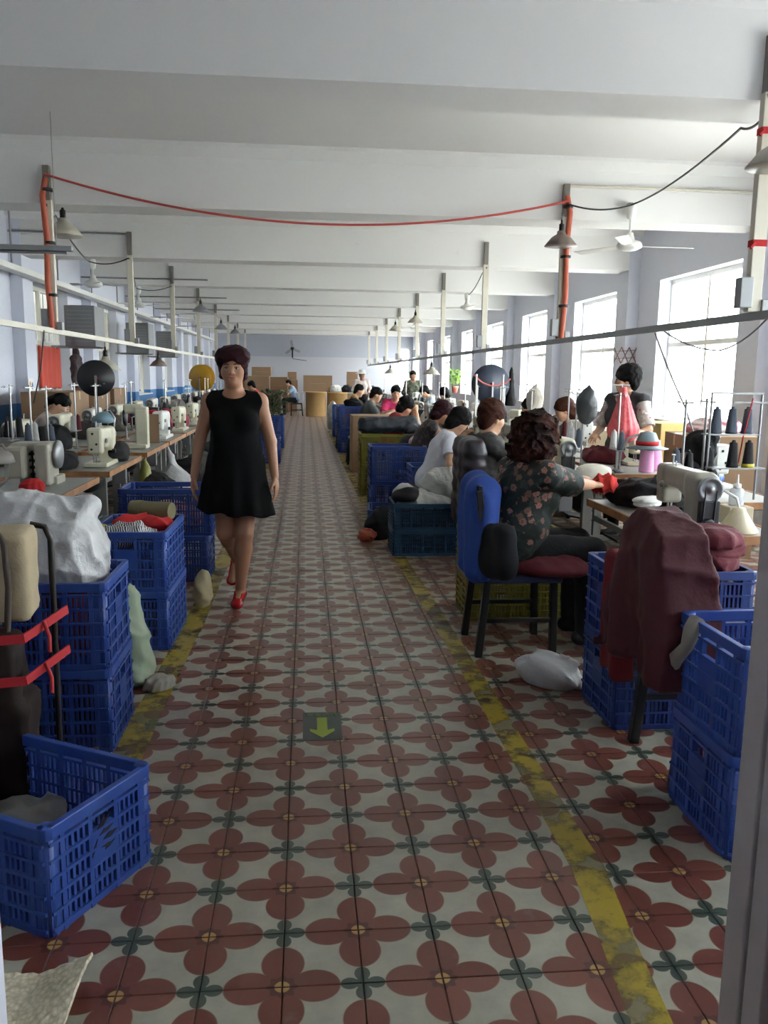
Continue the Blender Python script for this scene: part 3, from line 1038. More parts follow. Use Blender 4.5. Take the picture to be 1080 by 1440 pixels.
# ------------------------------------------------------------------ crates along the aisle
crate(-0.834, 2.388, 0.001, math.radians(-28.4), 'blue crate set askew beside the door jamb, dark bird-like mark on its panel')
heap('plastic_bag', (0.42, 0.32, 0.17), 31, mat('grey_film', '7d7c76', 0.3, bump=0.3, bs=30, alpha=0.75), (-0.93, 2.42, 0.02), 0.4, 'crumpled grey plastic bag lying inside the tilted blue crate by the door', 'bag', amp=0.016, sc=34)
# mark printed on the near crate's panel
mk = MB()
for px_, pz_, an, L_, w_ in ((-0.035, 0.045, 0.5, 0.07, 0.016), (-0.02, 0.030, 0.25, 0.075, 0.018), (-0.005, 0.012, 0.1, 0.06, 0.018), (-0.02, -0.005, -0.15, 0.055, 0.014), (-0.05, -0.02, 1.1, 0.05, 0.010), (0.0, -0.022, 0.3, 0.045, 0.010), (-0.015, 0.055, 1.0, 0.035, 0.012)):
    c_, s_ = math.cos(an), math.sin(an)
    pl = [(0, 0), (0.4 * L_, w_ / 2), (L_, 0), (0.45 * L_, -w_ / 2)]
    mk.prism([(px_ + u * c_ - v_ * s_, pz_ + u * s_ + v_ * c_) for u, v_ in pl], -0.0012, 0.0012, M=Matrix(((1, 0, 0), (0, 0, 1), (0, 1, 0))))
E1 = Vector((0.476, 0.88, 0)).normalized()
o = mk.build('crate_mark', mat('dark_ink', '101422', 0.6), None)
for near in [x for x in bpy.data.objects if x.get('label', '').startswith('blue crate set askew')]:
    o.parent = near
    o.location = (0.2985, 0.0, 0.168); o.rotation_euler = (0, 0, PI / 2)

crate(-1.055, 3.385, 0.001, 0, 'lower blue crate of the stack under the white plastic sack', H=0.345)
crate(-1.06, 3.385, 0.347, 0, 'upper blue crate holding the big white plastic sack', H=0.345)
heap('cloth_pile', (0.50, 0.34, 0.30), 41, mat('dark_red_cloth', '6d1219', 0.85, bump=0.2), (-1.03, 3.38, 0.362), 0, 'dark red cloth packed inside the crate below the white sack', 'cloth', amp=0.01)
heap('cloth_pile', (0.50, 0.34, 0.27), 42, M_BLACKCLOTH, (-1.06, 3.38, 0.016), 0, 'black cloth packed in the lowest crate beneath the white sack', 'cloth', amp=0.01)
crate(-0.94, 4.72, 0.001, math.radians(89), 'lower blue crate of the stack topped by striped trimmings', H=0.325)
crate(-0.945, 4.72, 0.327, math.radians(89), 'upper blue crate heaped with red and striped trimmings', H=0.325)
crate(-0.99, 6.14, 0.001, 0, 'bottom blue crate of the stack behind the striped trimmings', M_BLUE2, H=0.335)
crate(-0.99, 6.15, 0.337, 0, 'blue crate with thin red cloth showing through its side, next to the walking woman', M_BLUE2, L=0.66, H=0.335)
heap('cloth_pile', (0.5, 0.32, 0.24), 43, mat('pale_red_print', 'a7474d', 0.8, c2='c9a9a5', vs=40), (-0.99, 6.15, 0.352), 0, 'red and white printed cloth in the crate next to the walking woman', 'cloth', amp=0.012)
heap('cloth_pile', (0.46, 0.32, 0.30), 44, M_BLACKCLOTH, (-0.94, 4.72, 0.015), 1.5, 'black cloth packed in the crate under the striped trimmings', 'cloth', amp=0.01)
M_STRIPE = NT('striped_cloth')
_q = M_STRIPE
_w = _q.n('ShaderNodeTexWave'); _w.inputs['Scale'].default_value = 26; _w.inputs['Distortion'].default_value = 5
_q.l(_q.n('ShaderNodeTexCoord').outputs['Object'], _w.inputs['Vector'])
_q.l(_q.mix(_q.ramp(_w.outputs['Fac'], 0.45, 0.55), lin('15151a'), lin('c9c9c9')), _q.p.inputs['Base Color'])
M_STRIPE = _q.m
heap('trimmings', (0.38, 0.30, 0.12), 45, M_STRIPE, (-0.96, 4.60, 0.555), 0.3, 'heap of black and white striped trimmings in the upper crate', 'cloth', amp=0.02, sc=30)
heap('red_cloth', (0.24, 0.16, 0.10), 46, M_RED, (-1.0, 4.80, 0.59), 0.5, 'red cloth scrap lying behind the striped trimmings', 'cloth')
heap('red_cloth', (0.26, 0.15, 0.09), 47, M_RED, (-0.84, 4.78, 0.59), -0.4, 'red cloth scrap beside the khaki roll in the crate', 'cloth')
b = MB(); b.tube([(-0.13, 0, 0), (0.13, 0.0, 0.0)], 0.05, 14); b.tube([(-0.10, 0, 0), (-0.06, 0, 0)], 0.053, 14)
tag(b.build('cloth_roll', mat('khaki_roll', '6f6a4c', 0.8, bump=0.2), None, (-0.90, 4.93, 0.69), -0.35), 'khaki cloth roll lying on top of the striped trimmings', 'cloth roll')
b = MB(); b.ball((0, 0, 0.035), (0.05, 0.05, 0.035)); tag(b.build('tape_spool', mat('yellow_spool', 'b8ad4a', 0.5), None, (-1.11, 4.58, 0.60)), 'small yellow spool at the edge of the trimmings crate', 'spool')

# white sack on the second stack
F = Field((-0.40, -0.30, -0.04), (0.40, 0.32, 0.46), 0.010)
F.box((0, 0, 0.11), (0.25, 0.17, 0.15), 0.07)
F.ell((0.12, 0.0, 0.10), (0.17, 0.17, 0.20), 0.05)
F.ell((-0.05, 0.03, 0.25), (0.25, 0.13, 0.12), 0.06)
F.cap((-0.27, 0.02, 0.27), (0.22, 0.05, 0.30), 0.065, 0.04, 0.06)
F.cap((-0.22, 0.0, 0.25), (-0.34, -0.05, 0.13), 0.05, 0.03, 0.05)
F.all(lambda f, X, Y, Z: f + folds(X, Y, Z, 20, 5, 0.018))
F.cut((0, 0, 0.0), (0, 0, -1))
tag(F.build('plastic_sack', M_BAGW, None, (-1.08, 3.40, 0.64)), 'big white plastic sack with folded top standing in the blue crate', 'sack')

# pale green sack squeezed between the stacks
F = Field((-0.2, -0.2, -0.02), (0.2, 0.2, 0.58), 0.012)
F.cap((0, 0, 0.08), (-0.02, 0, 0.40), 0.13, 0.09, 0.0); F.cap((0.02, -0.05, 0.03), (0.06, -0.10, 0.02), 0.05, 0.03, 0.05)
F.all(lambda f, X, Y, Z: f + folds(X, Y, Z, 24, 15, 0.014)); F.cut((0, 0, 0.0), (0, 0, -1))
tag(F.build('woven_sack', mat('pale_green_sack', '8e9c84', 0.55, bump=0.2), None, (-0.86, 3.98, 0)), 'pale green plastic sack slumped on the floor between two crate stacks', 'sack')
heap('paper_scrap', (0.14, 0.10, 0.05), 51, mat('grey_scrap', '9b968c', 0.8), (-0.71, 3.86, 0), 0.2, 'crumpled grey scrap on the floor under the green sack', 'scrap', h=0.008, amp=0.012, sc=50)
heap('yellow_bag', (0.12, 0.20, 0.24), 52, mat('pale_yellow_film', 'b9ad85', 0.5), (-0.66, 5.32, 0), 0, 'pale yellow bag wedged beside the crates at the aisle edge', 'bag', amp=0.012)

# folding cart with strapped cases beside the second stack
t = empty('folding_cart', 'black folding luggage cart standing loaded beside the blue crates', 'cart', (-0.98, 2.86, 0), math.radians(8))
M_TUBE = mat('dark_cart_tube', '3a3835', 0.4, 0.5)
b = MB()
for x in (-0.06, 0.10): b.tube([(x, 0.06, 0.06), (x + 0.005, 0.05, 0.5), (x + 0.012, 0.02, 0.92), (x - 0.005, 0.015, 0.965), (x - 0.05, 0.015, 0.975)], 0.011, 8)
b.build('handle_frame', M_TUBE, t)
b = MB(); b.box((0.02, 0.0, 0.03), (0.34, 0.30, 0.02)); b.build('foot_plate', M_TUBE, t)
for s in (-0.17, 0.21):
    b = MB(); b.lathe([(0.02, -0.015), (0.055, -0.015), (0.055, 0.015), (0.02, 0.015)], 14, (s, 0.10, 0.056), 'X'); b.build('wheel', M_DARK, t)
F = Field((-0.34, -0.2, 0.04), (0.14, 0.2, 0.72), 0.014)
F.box((-0.12, 0, 0.24), (0.17, 0.12, 0.18), 0.04); F.box((-0.14, 0, 0.52), (0.16, 0.12, 0.11), 0.04, 0.02)
F.all(lambda f, X, Y, Z: f + folds(X, Y, Z, 16, 4, 0.010)); F.cut((0, 0, 0.056), (0, 0, -1))
tag(F.build('holdall', mat('dark_brown_nylon', '241a19', 0.7, c2='30241f', vs=5, spec=0.2), None, (-0.96, 2.76, 0), math.radians(8)), 'dark brown nylon holdalls strapped on the folding cart', 'bag')
F = Field((-0.28, -0.20, -0.08), (0.28, 0.20, 0.36), 0.012)
F.box((0, 0, 0.14), (0.20, 0.11, 0.145), 0.03); F.ell((-0.16, 0, 0.05), (0.10, 0.12, 0.10), 0.04)
F.all(lambda f, X, Y, Z: f + folds(X, Y, Z, 13, 9, 0.010)); F.cut((0, 0, 0.0), (0, 0, -1))
cbag = tag(F.build('canvas_bag', mat('beige_canvas', 'a39478', 0.85, bump=0.2, bs=120), None, (-1.08, 2.72, 0.70), math.radians(8)), 'beige canvas bag hung over the cart with dark handles', 'bag')
for x in (0.02, 0.13):
    b = MB(); b.tube([(x - 0.05, -0.02, 0.272), (x - 0.02, -0.08, 0.285), (x + 0.005, -0.118, 0.26), (x + 0.012, -0.125, 0.12), (x, -0.122, -0.02)], 0.011, 6); b.build('bag_handle', mat('taupe_webbing', '4a4038', 0.8), cbag)
for k, z in enumerate((0.50, 0.64)):
    b = MB(); r0 = 0.19
    b.bar((-0.30, -0.135, z), (0.05, -0.135, z + 0.01), 0.006, 0.030); b.bar((0.05, -0.135, z + 0.01), (0.16, 0.05, z + 0.05), 0.006, 0.030)
    b.tube([(0.10, -0.06, z + 0.04), (0.12, -0.09, z), (0.12, -0.10, z - 0.05)], 0.007, 6)
    tag(b.build('strap', mat('red_strap', 'b3202a', 0.6), None, (-0.96, 2.76, 0), math.radians(8)), ('lower' if k == 0 else 'upper') + ' red strap tied around the bags on the folding cart', 'strap')
heap('pink_cloth', (0.16, 0.10, 0.06), 53, mat('pink_cloth', 'c98f9d', 0.8), (-0.83, 2.84, 0.0), 0.3, 'pink cloth scrap on the floor at the foot of the cart', 'cloth', h=0.009, amp=0.01, sc=40)

# woven mat in the doorway corner
v, f = [], []
nx, ny = 22, 26
for i in range(nx + 1):
    for j in range(ny + 1):
        x, y = i / nx * 0.30, j / ny * 0.34
        z = 0.006 + 0.5 * max(0, x - 0.17) * math.exp(-((y - 0.30) / 0.14) ** 2) + 0.0025 * math.sin(i * 2.2) * math.sin(j * 2.1)
        v.append((x, y, z))
for i in range(nx):
    for j in range(ny):
        a = i * (ny + 1) + j
        f.append((a, a + ny + 1, a + ny + 2, a + 1))
me = bpy.data.meshes.new('mat'); me.from_pydata(v, [], f)
q = NT('woven_cream'); nz = q.n('ShaderNodeTexVoronoi'); nz.inputs['Scale'].default_value = 75
q.l(q.n('ShaderNodeTexCoord').outputs['Object'], nz.inputs['Vector'])
q.l(q.mix(nz.outputs['Distance'], lin('e6dec6'), lin('b3aa8e')), q.p.inputs['Base Color']); q.p.inputs['Roughness'].default_value = 0.8; q.bump(nz.outputs['Distance'], 0.6, 0.006)
o = link('woven_mat', me, q.m, None, (-0.864, 1.61, 0.002), math.radians(-6))
md = o.modifiers.new('thick', 'SOLIDIFY'); md.thickness = 0.008
tag(o, 'cream woven mat with a curled corner beside the door jamb', 'mat')

# aisle sticker: arrow and lettering on a dark square
t = empty('floor_sticker', 'dark square floor sticker with a yellow green arrow in the aisle', 'sticker', (0.068, 3.385, 0.0008))
b = MB(); b.box((0, 0, 0), (0.165, 0.29, 0.0008)); b.build('backing', mat('dark_green_vinyl', '2b3a33', 0.4, c2='343b38'), t)
b = MB(); b.prism([(-0.022, 0.085), (0.022, 0.085), (0.022, -0.045), (0.052, -0.03), (0.052, -0.055), (0, -0.12), (-0.052, -0.055), (-0.052, -0.03), (-0.022, -0.045)], 0.0005, 0.0011)
b.build('arrow', mat('yellow_green_vinyl', '8a9a2e', 0.5), t)
M_INK = mat('pale_green_ink', '77845f', 0.5)
def text_mesh(body, size, extrude=0.0006):
    cu = bpy.data.curves.new('lettering', 'FONT'); cu.body = body; cu.size = size; cu.align_x = 'CENTER'; cu.align_y = 'CENTER'; cu.extrude = extrude; cu.resolution_u = 2
    ob = bpy.data.objects.new('lettering', cu); COL.objects.link(ob)
    dg = bpy.context.evaluated_depsgraph_get()
    me = bpy.data.meshes.new_from_object(ob.evaluated_get(dg))
    bpy.data.objects.remove(ob)
    return me
me = text_mesh('\u5b89\u5168\u901a\u9053', 0.034); me.materials.clear()
o = link('lettering', me, M_INK, t, (0, 0.115, 0.0008)); o.scale = (1, 1.15, 1)

# window side of the aisle
crate(1.60, 2.50, 0.001, 0.0, 'lower blue crate of the stack against the door jamb', M_BLUE, H=0.345)
crate(1.605, 2.50, 0.347, 0.02, 'upper empty blue crate of the stack against the door jamb', M_BLUE, H=0.345)
b = MB(); b.tube([(1.315, 2.60, 0.69), (1.29, 2.585, 0.66), (1.285, 2.60, 0.60), (1.28, 2.66, 0.54), (1.285, 2.69, 0.47)], 0.02, 7, rr=[0.03, 0.03, 0.022, 0.026, 0.012])
tag(b.build('film_strip', mat('grey_film_strip', '8b857b', 0.4, bump=0.3), None), 'strip of torn grey film tied to the crate by the door jamb', 'plastic strip')
crate(1.60, 3.47, 0.001, 0.0, 'lower blue crate behind the burgundy jacket', M_BLUE2, H=0.345)
crate(1.60, 3.47, 0.347, 0.0, 'upper blue crate behind the burgundy jacket, burgundy cloth in it', M_BLUE2, H=0.345)
heap('burgundy_cloth', (0.48, 0.32, 0.27), 61, M_BURG, (1.60, 3.47, 0.37), 0.2, 'burgundy cloth filling the crate behind the draped jacket', 'cloth', amp=0.02)
heap('film_bag', (0.16, 0.14, 0.10), 62, M_BAGC, (1.40, 3.42, 0.64), 0.4, 'clear film scrap on the corner of the burgundy cloth crate', 'plastic', h=0.01, amp=0.015, sc=45)
for k in range(4):
    heap('folded_cloth', (0.34, 0.34, 0.075), 63 + k, M_BURG, (1.72 + 0.01 * k, 3.46, 0.625 + 0.050 * k), 0.1 * k, ('lowest', 'second', 'third', 'topmost')[k] + ' folded burgundy cloth of the stack behind the draped jacket', 'cloth', amp=0.008, h=0.012)
heap('white_bag', (0.30, 0.38, 0.17), 68, M_BAGW, (1.20, 3.84, 0), 0.6, 'white plastic bag slumped on the floor beside the crates and chair legs', 'bag', amp=0.022, sc=20)
heap('dark_bundle', (0.36, 0.66, 0.55), 106, mat('navy_cloth', '171b2c', 0.85), (1.95, 4.36, 0.001), 0, 'navy cloth bundle on the floor under the nearest window-half table', 'cloth', h=0.02)
crate(1.29, 5.08, 0.001, 0, 'lower olive yellow crate behind the chair with the blue jacket', M_YCRATE, L=0.62, H=0.27)
crate(1.29, 5.09, 0.272, 0, 'upper olive yellow crate behind the chair with the blue jacket', M_YCRATE, L=0.62, H=0.27)
crate(1.015, 6.94, 0.001, 0, 'lower teal crate of the pair by the yellow line', M_TEAL, H=0.22)
crate(1.015, 6.94, 0.222, 0, 'upper teal crate full of white plastic bags', M_TEAL, H=0.22)
heap('white_bag', (0.50, 0.36, 0.17), 71, M_BAGC, (1.00, 6.92, 0.36), 0.1, 'flat white film bag of pieces filling the teal crate', 'bag', amp=0.016)
heap('white_bag', (0.20, 0.20, 0.14), 72, M_BAGW, (0.84, 7.06, 0.44), 0.5, 'small knotted white bag at the aisle end of the teal crate', 'bag', amp=0.012, h=0.011)
heap('sun_visor', (0.24, 0.22, 0.12), 73, M_BLACKCLOTH, (0.84, 6.86, 0.45), 0.5, 'black sun cap with white lettering lying in the teal crate', 'cap', amp=0.006, h=0.011)
F = Field((-0.28, -0.24, -0.02), (0.28, 0.24, 0.40), 0.012)
F.ell((0, 0, 0.14), (0.22, 0.18, 0.16)); F.ell((0.14, 0.02, 0.20), (0.11, 0.10, 0.14), 0.05); F.cap((0.14, 0, 0.28), (0.17, 0, 0.36), 0.03, 0.045, 0.04)
F.all(lambda f, X, Y, Z: f + folds(X, Y, Z, 24, 17, 0.014)); F.cut((0, 0, 0), (0, 0, -1))
tag(F.build('carrier_bag', M_BAGC, None, (1.20, 7.12, 0.41)), 'bulging white carrier bag on the teal crate behind the jacketed chair', 'bag')
crate(1.30, 8.15, 0.275, 0.02, 'open blue crate behind the white carrier bag', M_BLUE, L=0.56, H=0.34)
crate(1.30, 8.17, 0.001, 0.02, 'blue crate hidden under the open crate behind the carrier bag', M_BLUE2, L=0.56, H=0.27)
crate(0.98, 8.95, 0.001, 0, 'lower blue crate of the pair beside the woman in white', M_BLUE2, H=0.37)
crate(0.98, 8.95, 0.372, 0, 'upper blue crate of the pair beside the woman in white', M_BLUE2, H=0.37)
crate(0.73, 7.75, 0.001, 1.5, 'blue crate low behind the teal pair', M_BLUE2, L=0.5, Wd=0.30, H=0.26)
heap('black_bag', (0.26, 0.22, 0.30), 74, M_BLACKCLOTH, (0.66, 7.50, 0.0), 0.5, 'black bag on the floor with orange cord beside the crates', 'bag', amp=0.012)
heap('orange_cord', (0.16, 0.10, 0.10), 75, M_ORANGE, (0.56, 7.38, 0), 0.5, 'tangled orange cord at the aisle edge by the black bag', 'cord', h=0.009, amp=0.02, sc=50)
crate(0.97, 10.5, 0.001, 0, 'lower olive crate under the dark rolled jacket', M_YCRATE, L=0.6, H=0.38)
crate(0.97, 10.5, 0.382, 0, 'upper olive crate under the dark rolled jacket', M_YCRATE, L=0.6, H=0.38)
F = Field((-0.50, -0.26, -0.02), (0.50, 0.26, 0.28), 0.014)
F.cap((-0.30, 0, 0.10), (0.28, 0.02, 0.12), 0.11, 0.10); F.cap((0.25, -0.10, 0.05), (0.40, -0.14, 0.02), 0.08, 0.06, 0.05)
F.all(lambda f, X, Y, Z: f + folds(X, Y, Z, 26, 19, 0.012)); F.cut((0, 0, 0), (0, 0, -1))
tag(F.build('padded_jacket', mat('dark_slate_nylon', '252b33', 0.5, bump=0.2), None, (1.05, 10.4, 0.765)), 'dark padded jacket rolled up on the olive crates', 'jacket')
heap('dark_bag', (0.34, 0.26, 0.30), 76, mat('dark_bag_print', '1b1a1e', 0.7), (1.22, 9.6, 0.56), 0.3, 'dark shoulder bag with a red and white patch beside the olive crates', 'bag', amp=0.008)
for bb_ in [x for x in bpy.data.objects if x.name.startswith('dark_bag')]:
    b = MB(); b.ball((0.0, -0.125, 0.17), (0.09, 0.02, 0.08), 12, 8); b.build('patch', mat('red_white_patch', 'b63a44', 0.7, c2='ddd6d6', vs=18), bb_)
crate(1.22, 9.6, 0.001, 0, 'blue crate carrying the dark shoulder bag', M_BLUE2, L=0.5, H=0.275)
crate(1.22, 9.6, 0.28, 0, 'second blue crate carrying the dark shoulder bag', M_BLUE2, L=0.5, H=0.275)
carton(1.06, 13.1, 0.0, (0.70, 0.75, 0.86), 0.0, 'tall brown carton with flaps up standing by the aisle', open_top=False)
# tall blue bins further on
for k, (x, y, h, lb) in enumerate(((0.93, 16.2, 0.88, 'tall dark blue bin next beyond the tall carton'), (0.99, 18.6, 0.80, 'tall blue bin beyond the dark blue bin'), (0.95, 20.2, 0.76, 'far blue bin with white film over it'))):
    crate(x, y, 0.001, 0, lb, M_BLUE2 if k == 0 else M_BLUE, L=0.62, Wd=0.5, H=h * 0.5)
    crate(x, y, h * 0.5 + 0.002, 0, lb.replace('bin', 'bin top crate'), M_BLUE2 if k == 0 else M_BLUE, L=0.62, Wd=0.5, H=h * 0.5)
heap('film_sack', (0.34, 0.4, 0.9), 77, M_BAGC, (0.72, 22.6, 0), 0.4, 'clear film sack standing at the aisle edge near far bins', 'sack', h=0.03)
heap('dark_bundle', (0.4, 0.4, 0.2), 78, M_BLACKCLOTH, (0.95, 16.2, 0.84), 0.4, 'dark bundle on the tall dark blue bin', 'cloth', h=0.02)
# crates and plants beyond the walking woman
crate(-0.72, 14.15, 0.001, 0, 'blue crate on the floor beyond the walking woman', M_BLUE, H=0.42)
crate(-0.68, 17.0, 0.001, 0, 'lower blue crate under the leafy plant', M_BLUE, L=0.5, H=0.32)
crate(-0.68, 17.0, 0.322, 0, 'upper blue crate carrying the leafy plant', M_BLUE, L=0.5, H=0.32)

# ------------------------------------------------------------------ tables, machines, stands, thread
row_label = {
    'rf': 'aisle-side row on the window half', 'rb': 'window-side row on the window half',
    'lf': 'aisle-side row on the walled half', 'lb': 'wall-side row on the walled half'}
RF = [4.35, 6.35, 7.75, 9.1, 10.4, 11.7, 13.0, 14.3, 15.6, 16.9, 18.2, 19.5, 20.8, 22.1, 23.4]
RB = [5.40, 6.85, 8.15, 9.45, 10.75, 12.05, 13.35, 14.65, 15.95, 17.25, 18.55, 19.85, 21.15, 22.45, 23.75]
LF = [4.10, 5.40, 6.95, 8.45, 9.75, 11.05, 12.35, 13.65, 14.95, 16.25, 17.55, 18.85, 20.15, 21.45, 22.75]
LB = [5.2, 6.5, 7.8, 9.1, 10.4, 11.7, 13.0, 14.3, 15.6, 16.9, 18.2, 19.5, 20.8, 22.1, 23.4]
ROWS = {'rf': (RF, 2.03, -PI / 2), 'rb': (RB, 2.68, PI / 2), 'lf': (LF, -1.75, PI / 2), 'lb': (LB, -2.38, -PI / 2)}
near_t = {
    'rf': ['nearest sewing table on the window half, worn wooden edge under a black cloth heap', 'sewing table in front of the woman in the dark padded jacket chair', 'sewing table in front of the woman in the white shirt', 'sewing table in front of the woman in a sleeveless print top', 'sewing table in front of the woman in dark red'],
    'rb': ['table under the black drape near the thread cones by the big window', 'table under the pink thread cones', 'table in front of the woman holding the pink mesh bag', 'table in front of the long-haired woman by the windows', 'table in front of the woman behind the white hood'],
    'lf': ['nearest table on the walled half, cut off behind the white sack', 'table carrying the grey two-pillar machine and red cloth scrap', 'table carrying the cream machine beside black cloth stacks', 'table with the tall cream post machine and cardboard sheet', 'table with the white machine and red garments'],
    'lb': ['wall-side table with the row of three black cones', 'wall-side table with yellow-based black cones', 'wall-side table before the black webbing reel', 'wall-side table of the seated woman in pale stripes', 'wall-side table before the brown boards']}
mcol = {'rf': M_MACHG, 'rb': M_MACHW, 'lf': M_MACH, 'lb': M_MACH}
near_m = {
    'rf': ['aged grey beige sewing machine with big handwheel on the nearest window-half table', 'sewing machine with grey handwheel ahead of the dark padded jacket', 'sewing machine with round handwheel ahead of the woman in white', 'sewing machine ahead of the woman in the sleeveless top', 'sewing machine ahead of the woman in dark red'],
    'rb': ['white machine half hidden by the black drape near the window', 'white sewing machine behind the pink thread cones', 'white machine before the woman with the pink mesh bag', 'white machine before the long-haired woman', 'white machine behind the hanging white hood'],
    'lf': ['cream machine cut by the frame edge above the white sack', None, 'cream sewing machine with face plate toward the aisle between black cloth stacks', None, 'white sewing machine in front of the red garment heap'],
    'lb': [None, 'cream machine under the yellow-based cones', 'cream machine near the black webbing reel', 'machine before the seated woman in pale stripes', 'machine before the brown boards by the wall']}
ORD = ['first', 'second', 'third', 'fourth', 'fifth', 'sixth', 'seventh', 'eighth', 'ninth', 'tenth', 'eleventh', 'twelfth', 'thirteenth', 'fourteenth', 'fifteenth']
SETNAME = {'rf': 'aisle-side row of the window half', 'rb': 'window-side row of the window half', 'lf': 'aisle-side row of the walled half', 'lb': 'wall-side row of the walled half'}
names = {('rf', 0): 'behind the aged grey machine', ('rf', 1): 'near the dark hood', ('rf', 2): 'ahead of the woman in white', ('rf', 3): 'ahead of the woman in a sleeveless top', ('rf', 4): 'ahead of the woman in dark red',
         ('rb', 0): 'in the black drape by the big window', ('rb', 1): 'by the pink cones', ('rb', 2): 'by the pink mesh bag', ('rb', 3): 'by the long-haired woman', ('rb', 4): 'behind the off-white hood',
         ('lf', 0): 'at the frame edge on the walled half', ('lf', 1): 'above the grey two-pillar machine', ('lf', 2): 'above the black cloth stacks', ('lf', 3): 'by the tall post machine', ('lf', 4): 'by the red garments',
         ('lb', 0): 'beside the row of three black cones', ('lb', 1): 'nearest the taupe heap', ('lb', 2): 'before the black reel', ('lb', 3): 'near the seated woman in pale stripes', ('lb', 4): 'before the brown boards'}
pal = ['b9b3a8', '55544f', 'c9c5bd', '1d1d20', '8f8a86', '3c4656', 'd4d2cc', '2a2a2e']
for key, (ys, x, rz) in ROWS.items():
    sg = 1 if rz > 0 else -1
    left = key[0] == 'l'
    for i, y in enumerate(ys):
        far = i >= 5
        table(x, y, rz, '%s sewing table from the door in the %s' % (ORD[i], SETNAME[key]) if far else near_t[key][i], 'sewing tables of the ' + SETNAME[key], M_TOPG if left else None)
        ml = '%s sewing machine from the door in the %s' % (ORD[i], SETNAME[key]) if far else near_m[key][i]
        if ml:
            my = y - 0.37 if (key, i) == ('rf', 0) else (y - 0.12 if key == 'lf' else y + sg * 0.22)
            m = mcol[key] if i % 3 != 1 or (key, i) == ('rf', 0) else (M_MACHW if left else M_MACH)
            machine(x + sg * 0.13, my, rz, ml, m, 'sewing machines of the ' + SETNAME[key])
        if i % 2 == 0 or not far:
            sy = y - sg * 0.40
            sx = x - sg * 0.20
            nm = names[(key, i)] if not far else 'on %s table of the %s' % (ORD[i], SETNAME[key])
            stand(sx, sy, rz, 'thin steel thread stand ' + nm, 'thread stands of the ' + SETNAME[key])
            for s in (-1, 1):
                cm = [M_CONE_B, M_CONE_G, M_BAGW, M_BURG][(i + (s > 0) + (2 if key == 'lf' else 0)) % 4]
                col = {M_CONE_B: 'black', M_CONE_G: 'slate', M_BAGW: 'white', M_BURG: 'burgundy'}[cm]
                cone(sx, sy + s * 0.085, 0.752 + 0.175, cm, '%s cone, %s spike, stand %s' % (col, 'near' if s < 0 else 'far', nm), mat('cone_yellow', 'c9bd3a', 0.5) if cm == M_CONE_B and i % 2 else None, 0.9, 'thread cones of the ' + SETNAME[key])
        if far or (key in ('rb',) and i >= 3) or (key == 'rf' and i >= 2):
            if key == 'lf' and i in (5, 6): continue
            hy = y - 0.02 * sg if False else y + (0.33 if sg < 0 else -0.26)
            c = pal[(i * 3 + len(key) + ord(key[1])) % 8]
            cn = {'b9b3a8': 'pale', '55544f': 'olive grey', 'c9c5bd': 'off-white', '1d1d20': 'black', '8f8a86': 'grey', '3c4656': 'slate blue', 'd4d2cc': 'white', '2a2a2e': 'charcoal'}[c]
            if left and i > 0 and c in ('d4d2cc', 'c9c5bd'): c, cn = '1d1d20', 'black'
            heap('cloth_heap', (0.38, 0.36, 0.20 + 0.03 * (i % 3)), 87 + i % 4, mat('heap_' + c, c, 0.85, bump=0.2), (x + sg * (0.02 if key != 'lb' else 0.0), hy if key != 'lf' else y + 0.30, 0.752), 0, '%s cloth heap on the %s table of the %s' % (cn, ORD[i], SETNAME[key]), 'cloth', 'cloth heaps of the ' + SETNAME[key], h=0.016)

